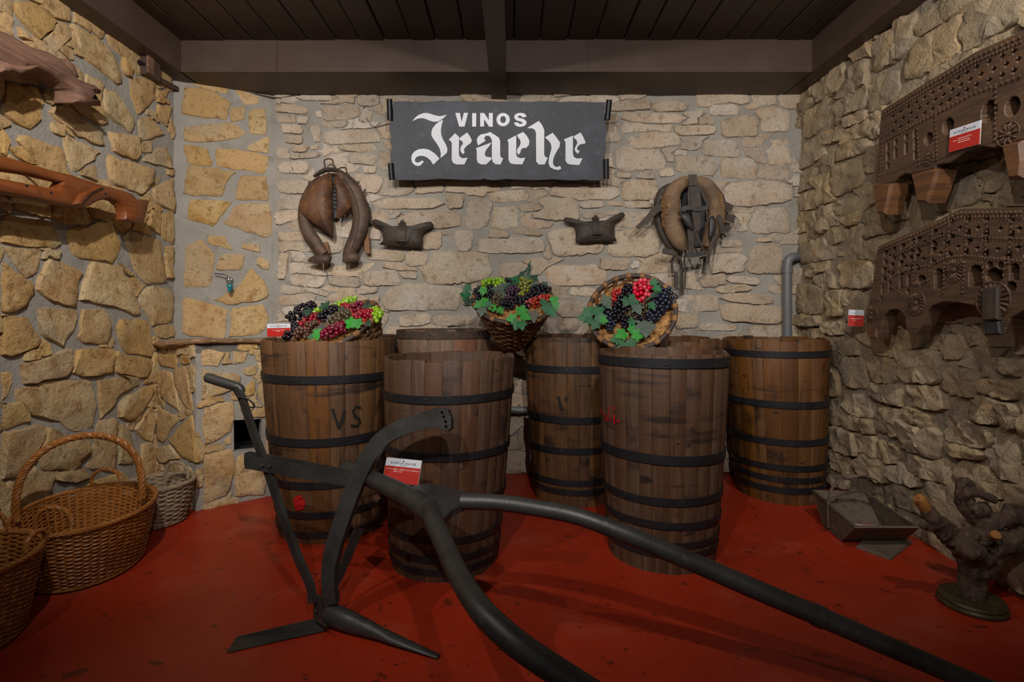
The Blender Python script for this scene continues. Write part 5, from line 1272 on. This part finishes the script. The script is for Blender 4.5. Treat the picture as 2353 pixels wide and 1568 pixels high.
for x, y, s_ in cells:
    c = oc(*cl(x, y)); k_ = s_ * (c[0] / F) / 4.613
    holes.append(hole_star(c, .0125))
    for sx in (-1, 1):
        for sz in (-1, 1):
            q = (c[0] + sx * k_ * 1.05, c[1] + sz * k_ * .78 + (-sx * .35 * k_ if x < 1150 else 0))
            holes.append([(q[0] + .014 * sx, q[1] + .014 * sz), (q[0] + .014 * sx, q[1] - .012 * sz), (q[0] + .002 * sx, q[1] - .010 * sz), (q[0] - .012 * sx, q[1] + .004 * sz), (q[0] - .012 * sx, q[1] + .014 * sz)])
for x, y, w_, h_ in ((1000,830,.030,.055),(1390,800,.038,.055),(1800,760,.022,.04),(480,910,.012,.034),(600,880,.012,.034),(682,850,.012,.034),(405,945,.009,.03)):
    holes.append(hole_arch(oc(*cl(x, y)), w_ * .8, h_ * .8))
for x, y, rx, ry in ((1010,695,.034,.010),(1395,660,.040,.014),(815,855,.026,.026),(1585,800,.036,.030),(675,968,.010,.012),(1765,918,.020,.020),(388,1045,.008,.012),(1540,690,.012,.014),(1650,690,.012,.014)):
    c = oc(*cl(x, y)); holes.append([(c[0] + rx * math.cos(t), c[1] + ry * math.sin(t)) for t in [2 * PI * k / 12 for k in range(12)]])
def inside(poly, p):
    r = False
    for i in range(len(poly)):
        (x1, y1), (x2, y2) = poly[i - 1], poly[i]
        if (y1 > p[1]) != (y2 > p[1]) and p[0] < (x2 - x1) * (p[1] - y1) / (y2 - y1) + x1: r = not r
    return r
keep = []
for h in holes:                                   # drop holes that would touch another or the edge
    c = (sum(q[0] for q in h) / len(h), sum(q[1] for q in h) / len(h)); rr_ = max(math.hypot(q[0] - c[0], q[1] - c[1]) for q in h)
    if all(inside(outline, (c[0] + 1.15 * (q[0] - c[0]), c[1] + 1.15 * (q[1] - c[1]))) for q in h) and not any(inside(g, q) for g, _, _ in keep for q in h) and not any(inside(h, q) for g, _, _ in keep for q in g): keep.append((h, c, rr_))
holes = [h for h, _, _ in keep] + [[(2 * ymid - y, z) for y, z in reversed(h)] for h, c, r_ in keep if c[0] - r_ > ymid + .005]
holes = [h for h in holes if min(q[0] for q in h) > ymid + .004 or max(q[0] for q in h) < ymid - .004]
MB().slab([outline] + holes, FR, -.03, .03, .003).build('board', M['carved'], yl)
beading(ins(topl, .018), .010, yl); beading(ins(topl, .034), .008, yl)
for L in ((345,540,300,1080), (755,420,735,900), (935,340,905,860), (1120,260,1085,600), (1310,210,1290,600), (1525,210,1500,650), (1785,210,1745,690), (430,870,640,1010), (740,900,900,850), (1470,640,1480,850), (1720,640,1690,830), (1070,650,1060,1000), (1290,640,1260,1000)):
    beading([oc(*cl(L[0], L[1])), oc(*cl(L[2], L[3]))], .009, yl)
for L in ((540,590,740,500,930,430,1110,340,1310,380,1525,400,1905,410), (520,800,720,720,920,690,1110,600,1300,590,1500,610,1905,650)): beading([oc(*cl(x, y)) for x, y in cpath(L)], .008, yl)
for x, y, r in ((760,1090,.050),(1165,740,.048),(1580,1060,.066),(290,1200,.040)): rosette(oc(*cl(x, y)), r, yl)
MB().slab([[oc(*cl(x, y)) for x, y in cpath((1505,930,1680,912,1675,1270,1500,1285))]], FR, .03, .05, .006).build('strap_block', M['leather_dark'], yl)
MB().slab([[oc(*cl(x, y)) for x, y in cpath((1500,1290,1672,1280,1690,1420,1520,1435))]], FR, .0, .045, .006).build('strap_block', M['leather_black'], yl)
MB().slab([[oc(*cl(x, y)) for x, y in cpath((235,1390,352,1360,350,1462,275,1470))]], FR, .02, .036, .006).build('leg_tip', M['carved_light'], yl)
for root, z_ in ((yu, 2.05), (yl, 1.42)):
    for yv in (2.55, 2.05): MB().tube([V((XC + .02, yv, z_)), V((XR - .01, yv, z_))], .006, 6).build('wall_hook', M['rust'], root)
# ---------------------------------------------------------------- wooden hod on the floor, right
random.seed(61)
M['old_board'] = mat('old_board', srgb(98, 84, 70), .75, layers=[((30, 3, 30), srgb(78, 66, 54), .42, .68), ((100, 8, 100), srgb(122, 106, 88), .52, .78), (S3(8), srgb(66, 56, 48), .58, .76)], bump=[((120, 10, 120), .5, .004)])
hod = thing('harvest_hod', 'grey weathered wooden hod with bent hoop handle on the floor by the right wall', 'wooden hod', (1.75, 2.62, .012))
zb, zt_ = .016, .15
x0, x1 = 1.635, 1.93
tl0, tl1 = V((1.62, 2.815, .165)), V((1.605, 2.36, .135))      # left side, top back / top front
pxs = dict(bl=(1867, 1126), br=(1990, 1130), fl=(1962, 1209), fr=(2110, 1209), bbl=(1893, 1212), fbl=(1933, 1246), fbr=(2076, 1246))
fbl = floor_pt(*pxs['fbl']); bbl = floor_pt(*pxs['bbl'])
fbr = floor_pt(*pxs['fbr']); bbr = bbl + (fbr - fbl)
flt = P(*pxs['fl'], fbl.y - .13); frt = P(*pxs['fr'], fbr.y - .12)
blt = P(*pxs['bl'], bbl.y + .12); brt = P(*pxs['br'], bbl.y + .13)
for v in (fbl, bbl, fbr, bbr): v.z = zb
def board(q, th, name, root=hod, mt='old_board'):
    q = [V(v) for v in q]; n = (q[1] - q[0]).cross(q[2] - q[0]).normalized() * th
    m = len(q)
    return MB().add(q + [v + n for v in q], [tuple(range(m)), tuple(reversed(range(m, 2 * m)))] + [(k, (k + 1) % m, m + (k + 1) % m, m + k) for k in range(m)]).build(name, M[mt], root)
board([fbl, flt, blt, bbl], -.012, 'side_board')
board([fbr, frt, brt, bbr], .012, 'side_board')
board([bbl, blt, brt, bbr], .010, 'back_board')
board([fbl, flt, frt, fbr], -.010, 'front_board')
board([fbl, bbl, bbr, fbr], .010, 'bottom_board')
hl, hr = (flt + blt) / 2 + V((-.004, .02, 0)), (frt + brt) / 2 + V((.002, .03, 0))
pts = [V((hl.x, hl.y, .03)), V((hl.x - .004, hl.y, .13))]
for k in range(1, 12):
    t = PI * k / 12
    pts.append(V(((hl.x + hr.x) / 2 - (hr.x - hl.x) / 2 * math.cos(t), (hl.y + hr.y) / 2 - (hr.y - hl.y) / 2 * math.cos(t), .14 + .155 * math.sin(t) ** .7)))
pts += [V((hr.x, hr.y, .13)), V((hr.x - .004, hr.y, .05))]
MB().tube(catmull(pts, 3), .011, 8, sc=(.35, 1), up=(1, 0, .3)).build('hoop_handle', M['old_board'], hod, True)
lq = [floor_pt(1967, 1260), floor_pt(2044, 1288), floor_pt(2050, 1287), floor_pt(2096, 1249), floor_pt(2040, 1225), floor_pt(2000, 1228)]
lid = MB().slab([[(v.x, v.y) for v in lq]], (V((0, 0, 0)), V((1, 0, 0)), V((0, 1, 0)), V((0, 0, 1))), 0, .012, .003).build('loose_board', M['old_board'])
tag(lid, 'loose flat grey board lying on the floor under the wooden hod', 'board')
c0 = V(flt).lerp(frt, .12) + V((0, .03, -.006)); c1 = V(flt).lerp(frt, .42) + V((0, .03, -.006))

# ---------------------------------------------------------------- vine stump on a round stand
M['bark'] = mat('bark', srgb(88, 68, 55), .8, layers=[(S3(14), srgb(60, 44, 36), .42, .66), ((60, 60, 18), srgb(118, 96, 78), .52, .74), (S3(7), srgb(66, 48, 42), .54, .74)], bump=[((60, 60, 14), 1., .012), (S3(90), .6, .004)], offs=False)
M['cut_wood'] = mat('cut_wood', srgb(168, 112, 52), .8, layers=[(S3(30), srgb(128, 80, 36), .42, .66), (S3(90), srgb(92, 58, 30), .58, .76)], bump=[(S3(60), .7, .006)])
M['bronze'] = mat('bronze', srgb(72, 62, 40), .4, .3, layers=[(S3(20), srgb(88, 78, 52), .5, .7)], bump=[(S3(40), .2, .003)])
sc3 = 1357 / 303
SD = 2.02
ks = SD / F / sc3
base = P(2050 + 820 / sc3, 1080 + 1400 / sc3, SD); base.z = 0
stp = thing('vine_stump', 'gnarled old vine stump with cut arms mounted on a round stand', 'vine stump', base)
def sp(x, y, dy=0.): return P(2050 + x / sc3, 1080 + y / sc3, SD + dy)
def blob(parts, name, mt, vox=.0055, amp=.0095):
    mb = MB()
    for L, R_ in parts:
        pts = [sp(x, y, dy) for x, y, dy in L]
        mb.tube(catmull(pts, 4) if len(pts) > 2 else pts, [r * ks for r in (interp(R_, 4) if len(pts) > 2 else R_)], 12)
    me = mb.mesh(name, None, False, False)
    o = bpy.data.objects.new(name, me); COL.objects.link(o)
    md = o.modifiers.new('r', 'REMESH'); md.mode = 'VOXEL'; md.voxel_size = vox
    dg = bpy.context.evaluated_depsgraph_get(); ev = o.evaluated_get(dg); m2 = bpy.data.meshes.new_from_object(ev)
    bpy.data.objects.remove(o)
    m2.name = name; m2.materials.clear(); m2.materials.append(mt)
    bm = bmesh.new(); bm.from_mesh(m2); bm.normal_update()
    for v in bm.verts:
        p = v.co
        v.co = p + v.normal * (amp * (noise.noise(p * 26) + .7 * noise.noise(V((p.x * 70, p.y * 70, p.z * 24))) + .35 * noise.noise(p * 130)))
    bm.to_mesh(m2); bm.free()
    m2.polygons.foreach_set('use_smooth', [True] * len(m2.polygons))
    return link(name, m2, stp)
blob([([(820, 1345, 0), (825, 1200, 0), (840, 1080, 0), (855, 980, 0), (860, 880, 0), (870, 780, 0)], [125, 112, 122, 165, 205, 190]),
      ([(800, 860, -.02), (640, 740, -.02), (540, 640, -.02), (455, 540, -.03), (380, 440, -.03), (345, 395, -.03)], [110, 95, 88, 82, 66, 56]),
      ([(390, 610, -.03), (310, 575, -.04), (285, 550, -.04)], [40, 36, 28]),
      ([(940, 760, 0), (960, 640, .02), (900, 540, .04), (800, 430, .05), (740, 310, .05), (715, 200, .05), (690, 130, .05)], [130, 105, 80, 76, 76, 62, 40]),
      ([(740, 250, .04), (830, 230, .03), (930, 250, .02), (1010, 290, .01), (1080, 312, 0)], [60, 54, 44, 42, 34]),
      ([(700, 140, .05), (760, 120, .04), (830, 170, .04)], [40, 38, 26]), ([(820, 440, .03), (930, 400, .03), (1000, 460, .04)], [60, 70, 50]),
      ([(950, 640, 0), (1060, 580, .0), (1180, 480, .0), (1260, 500, .0), (1360, 470, .0), (1480, 450, 0)], [70, 60, 74, 72, 80, 70]),
      ([(980, 780, -.02), (1100, 760, -.02), (1220, 740, -.02), (1340, 700, -.02), (1480, 680, -.02)], [150, 100, 110, 95, 80]),
      ([(720, 700, -.04), (820, 690, -.05), (900, 640, -.04)], [60, 66, 50]), ([(930, 720, -.05), (1000, 690, -.07), (1060, 670, -.09)], [70, 52, 44]),
      ([(700, 800, -.05), (800, 840, -.08), (920, 830, -.07)], [70, 80, 70]), ([(1180, 390, .02), (1240, 400, .02)], [34, 36])], 'trunk', M['bark'])
def cyl(a, b, r, name, mt):
    MB().tube([a, a.lerp(b, .5), b], [r * ks * .95, r * ks * 1.04, r * ks * .9], 12, rnd=.05).build(name, mt, stp, 50)
cyl(sp(350, 400, -.03), sp(275, 290, -.035), 58, 'cut_end', M['cut_wood'])
cyl(sp(1045, 678, -.085), sp(1072, 668, -.105), 44, 'cut_end', M['cut_wood'])
MB().lathe([(.104, 0), (.110, .006), (.110, .014), (.103, .020), (.106, .026), (.102, .036), (.03, .038)], Matrix.Translation(base), 40).build('stand', M['bronze'], stp, True)

# ---------------------------------------------------------------- pipes, tap, ledge, wires
M['pvc'] = mat('pvc', srgb(104, 106, 110), .45, layers=[(S3(15), srgb(90, 90, 92), .5, .75)])
M['steel'] = mat('steel', srgb(170, 172, 176), .3, .9)
M['teal'] = mat('teal', srgb(14, 120, 130), .35); M['navy'] = mat('navy', srgb(34, 34, 96), .5)
M['wire'] = mat('wire', srgb(70, 58, 46), .6)
pd = 3.60
pp = thing('drain_pipe', 'grey plastic pipe with elbow rising behind the right corner tub', 'pipe', P(1808, 1080, pd))
rp_ = 9.5 * pd / F
MB().tube([V((P(1809, 700, pd).x, pd, .03)), P(1809, 618, pd)], rp_, 14).build('pipe', M['pvc'], pp, True)
MB().tube([P(1809, 628, pd), P(1809, 612, pd)], rp_ * 1.18, 14).build('socket', M['pvc'], pp, True)
MB().tube(catmull([P(1809, 616, pd), P(1811, 600, pd), P(1819, 592, pd), P(1832, 590, pd + .04)], 4), rp_ * 1.08, 14).build('elbow', M['pvc'], pp, True)
hp_ = thing('waste_pipe', 'grey horizontal pipe low on the back wall behind the tubs', 'pipe', V((0, 3.625, .45)))
zc = CH - (943 - HY) * 3.61 / F
MB().tube([V((-.75, 3.615, zc)), V((1.5, 3.615, zc))], 8 * 3.61 / F, 12).build('pipe', M['pvc'], hp_, True)
for xx in (-.5, .05, 1.4): MB().box((xx, 3.645, zc), (.02, .06, .06)).build('pipe_clip', M['pvc'], hp_)
# tap on the canted corner
tp = on_plane(528, 645, CA, wc.n)
tap = thing('wall_tap', 'small steel tap with teal hose connector on the canted stone corner', 'tap', tp)
n_ = wc.n; tc_ = tp + n_ * .075
MB().tube([tp - n_ * .01, tc_], .011, 12).build('pipe_stub', M['steel'], tap, True)
MB().lathe([(.024, 0), (.022, .006), (.014, .010)], Matrix.Translation(tp + n_ * .012) @ n_.to_track_quat('Z', 'Y').to_matrix().to_4x4(), 18).build('flange', M['steel'], tap, True)
MB().tube(catmull([tc_ + V((0, 0, .02)), tc_, tc_ + V((.008, -.006, -.02)), tc_ + V((.012, -.010, -.032))], 3), .012, 12).build('body', M['steel'], tap, True)
MB().tube([tc_ + V((.0, 0, .018)), tc_ + V((-.035, 0, .04))], .004, 6).build('lever_arm', M['steel'], tap)
MB().tube([tc_ + V((-.032, 0, .038)), tc_ + V((-.095, .0, .042))], .005, 8, sc=(.6, 1)).build('lever_grip', M['navy'], tap)
q = tc_ + V((.013, -.010, -.030))
MB().lathe([(.016, 0), (.019, -.004), (.019, -.018), (.012, -.022), (.010, -.046), (.007, -.050)], Matrix.Translation(q), 16).build('hose_connector', M['teal'], tap, True)
# timber ledge on the masonry base
M['ledge'] = mat('ledge', srgb(150, 112, 74), .8, layers=[(S3(8), srgb(108, 78, 50), .42, .66), ((20, 20, 60), srgb(176, 156, 132), .52, .72), (S3(12), srgb(66, 44, 32), .6, .72)], bump=[((20, 20, 90), .8, .006)])
lg = []
ld = (BE - BC).normalized()
for i, px in enumerate((360, 372, 395, 420, 455, 500, 550, 600, 660)):
    if px < 455: f = (px - 360) / 95; p = BA.lerp(BC, .02 + .95 * f) + wa.n * .012
    else: p = on_plane(px, 780, BC, wb.n); p.z = 0; p += wb.n * .012
    p.z = CH - ((783 if px > 420 else 790) - HY) * p.y / F - .004 + random.uniform(-.003, .003)
    lg.append(p)
rad = [.012, .02, .026, .022, .016, .0145, .014, .0145, .014]
lo = MB().tube(catmull(lg, 3), interp(rad, 3), 8, sc=(1, 1.5), up=(0, 0, 1), rnd=.1).build('timber_ledge', M['ledge'], None, 60)
tag(lo, 'rough timber edging along the top of the corner masonry base', 'ledge')
# junction box and conduits under the left beam
jb = thing('junction_box', 'brown painted junction box with conduits below the left ceiling beam', 'junction box', V((XL, 3.0, 2.5)))
def onl(px, py, X): return on_plane(px, py, V((X, 0, 0)), V((1, 0, 0)))
q = onl(350, 158, XL + .05)
MB().box(q + V((-.012, 0, 0)), (.05, .105, .11)).build('box', M['beam'], jb)
MB().box(q + V((.016, -.04, .01)), (.012, .05, .12)).build('cover', M['yoke_grey'], jb)
for dz in (0, .03):
    a, b = onl(350, 172 + dz * 200, XL + .03), onl(408, 206 + dz * 120 - 4, XL + .03)
    MB().tube([a, b], .010, 8).build('conduit', M['beam'], jb, True)
a = onl(318, 140, XL + .03); MB().tube([a, q], .010, 8).build('conduit', M['iron_hoop'], jb, True)
def cable(name, pts, r, label):
    o = MB().tube(catmull(pts, 5), r, 6).build(name, M['wire'], None, True); return tag(o, label, 'cable')
def onc(px, py): return on_plane(px, py, CA, wc.n) + wc.n * .012
def onb(px, py): return P(px, py, D - .014)
cable('cable', [onc(418, 183), onc(440, 178), onc(480, 183), onc(540, 196), onc(575, 212), onc(605, 221), onb(640, 225), onb(670, 220), onb(690, 217)], .004, 'thin brown cable running along the wall under the back beam')
cable('cable', [onb(826, 214), onb(832, 225), onb(838, 255), onb(848, 282), onb(862, 292), onb(880, 288), onb(900, 283)], .003, 'thin loose cable dropping to the left end of the sign')

# ---------------------------------------------------------------- printed information cards
M['card_red'] = mat('card_red', srgb(178, 42, 34), .3, coat=.4); M['card_white'] = mat('card_white', srgb(206, 208, 216), .3, coat=.4)
M['ink'] = mat('ink', srgb(40, 38, 48), .5); M['ink_white'] = mat('ink_white', srgb(236, 214, 208), .5); M['acrylic'] = mat('acrylic', srgb(150, 140, 136), .15, coat=.6)
M['crest'] = mat('crest', srgb(130, 44, 34), .4)
def text_mesh(body, size):
    cu_ = bpy.data.curves.new('t', 'FONT'); cu_.body = body; cu_.size = size; cu_.resolution_u = 1; cu_.align_x = 'CENTER'
    o = bpy.data.objects.new('t', cu_); COL.objects.link(o)
    bpy.context.view_layer.update()
    me = bpy.data.meshes.new_from_object(o.evaluated_get(bpy.context.evaluated_depsgraph_get()))
    bpy.data.objects.remove(o); return me
def card(label, c, right, up, w_, h_, lines=None, illegible=()):
    right = V(right).normalized(); up = V(up) - right * right.dot(V(up)); up.normalize(); n = right.cross(up)
    root = thing('information_card', label, 'card', c)
    fr = (V(c), right, up, n); R4 = lambda x0, y0, x1, y1: [(x0 * w_ / 2, y0 * h_ / 2), (x1 * w_ / 2, y0 * h_ / 2), (x1 * w_ / 2, y1 * h_ / 2), (x0 * w_ / 2, y1 * h_ / 2)]
    MB().slab([R4(-1.03, -1.03, 1.03, 1.03)], fr, -.003, .0, .0006).build('acrylic_holder', M['acrylic'], root)
    MB().slab([R4(-1, -1, 1, .34)], fr, .0, .0010).build('red_panel', M['card_red'], root)
    MB().slab([R4(-1, .34, 1, 1)], fr, .0, .0010).build('white_panel', M['card_white'], root)
    cr_ = [(.028 * w_ * (1 if k % 2 else .72) * math.cos(k * PI / 5 + PI / 10), .80 * h_ / 2 + .028 * w_ * (1 if k % 2 else .72) * math.sin(k * PI / 5 + PI / 10)) for k in range(10)]
    MB().slab([cr_], fr, .001, .0016).build('crest', M['crest'], root)
    def put(me, x, y, mt, name='lettering'):
        me.transform(Matrix.Translation((x, y, 0)))
        m4 = Matrix((right, up, n)).transposed().to_4x4(); m4.translation = V(c) + n * .0016
        me.transform(m4); me.materials.clear(); me.materials.append(mt); me.name = name; link(name, me, root)
    put(text_mesh('BODEGAS IRACHE', w_ * .088), 0, .53 * h_ / 2, M['ink'])
    put(text_mesh('desde 1891', w_ * .045), 0, .41 * h_ / 2, M['ink'])
    for s_, x, y, k in (lines or ()): put(text_mesh(s_, w_ * k), x * w_, y * h_, M['ink_white'])
    for x0, x1, y in illegible:                   # printed lines too small to read: rows of tiny word marks
        x = x0
        while x < x1 - .02:
            l_ = min(random.uniform(.05, .13), x1 - x)
            MB().slab([[(x * w_, (y - .012) * h_), ((x + l_) * w_, (y - .012) * h_), ((x + l_) * w_, (y + .012) * h_), (x * w_, (y + .012) * h_)]], fr, .001, .0014).build('print_mark', M['ink_white'], root)
            x += l_ + .018
    return root
def card_px(label, pts, ds, **k):
    """corners (px) top-left, top-right, bottom-left with depths"""
    tl, tr, bl = [P(x, y, d) for (x, y), d in zip(pts, ds)]
    r_, u_ = tr - tl, tl - bl
    return card(label, tl + r_ / 2 - u_ / 2, r_, u_, r_.length, u_.length, **k)
card_px('red and white printed card leaning on the plough', [(892, 1052), (972, 1060), (876, 1106)], (2.03, 2.0, 2.0), lines=[('N\u00ba 207  ARADO TIRADO POR CABALLO.', .02, .02, .052), ('A\u00d1O 1942', -.12, -.07, .052)])
q = [on_plane(*p, V((XC - .040, 0, 0)), V((1, 0, 0))) for p in ((2182, 300), (2252, 277), (2182, 350))]
card('red and white printed card fixed to the upper carved yoke', q[0] + (q[1] - q[0]) / 2 + (q[2] - q[0]) / 2, q[1] - q[0], q[0] - q[2], (q[1] - q[0]).length, (q[0] - q[2]).length, illegible=((-.36, -.24, -.06), (-.2, .25, -.0), (-.2, .17, -.09), (-.2, .24, -.18)))
dcard = XR - .07
c_ = card_px('small red and white card hanging by threads on the right wall', [(1950, 712), (1985, 713), (1949, 749)], (2.93, 2.90, 2.93), illegible=((-.34, .3, -.04), (-.18, .02, -.14)))
for px in (1953, 1982): MB().tube([P(px, 713, 2.92), P(1964 if px < 1960 else 1972, 560, 2.93), P(1970, 512, 2.94)], .0012, 4).build('thread', M['wire'], c_)
MB().tube([P(1970, 512, 2.94), P(1970, 512, 2.94) + V((.11, 0, 0))], .003, 6).build('nail', M['steel'], c_)
t7 = TUBS['B7']
c_ = card_px('red and white card hanging by thread on the amber corner tub', [(1858, 859), (1902, 853), (1861, 899)], (3.10, 3.17, 3.12), illegible=((-.35, -.2, .0), (-.16, .3, .06), (-.16, .3, -.03), (-.16, .26, -.12), (-.16, .04, -.21), (-.16, .04, -.29)))
for px, d in ((1860, 3.08), (1898, 3.15)): MB().tube([P(px, 857, d + .02), P(px + 3, 800, d), P(px + 4, 772, d + .03)], .0011, 4).build('thread', M['wire'], c_)
card_px('red and white card standing behind the lettered tub at its left', [(615, 745), (668, 744), (613, 774)], (2.93, 2.93, 2.93), illegible=((-.3, -.18, -.0), (-.14, .3, -.0), (-.14, .1, -.09)))
r_ = (c1 - c0).normalized()
cd = card('small card lying flat inside the wooden hod', (c0 + c1) / 2 + V((0, .035, -.012)), V((0, -1, 0)) * 0 + V((0, .95, -.3)), -r_ * -1 * -1, .07, (c1 - c0).length)
# nails in the back wall
for i, (px, py) in enumerate(((672, 388), (925, 492))):
    o = MB().tube([P(px, py, D + .02), P(px, py, D - .05), P(px, py - 4, D - .056)], .0025, 6).build('wall_nail', M['steel'])
    tag(o, ['bright nail in the wall left of the flapped collar', 'small nail holding the left saddle pad'][i], 'nail')
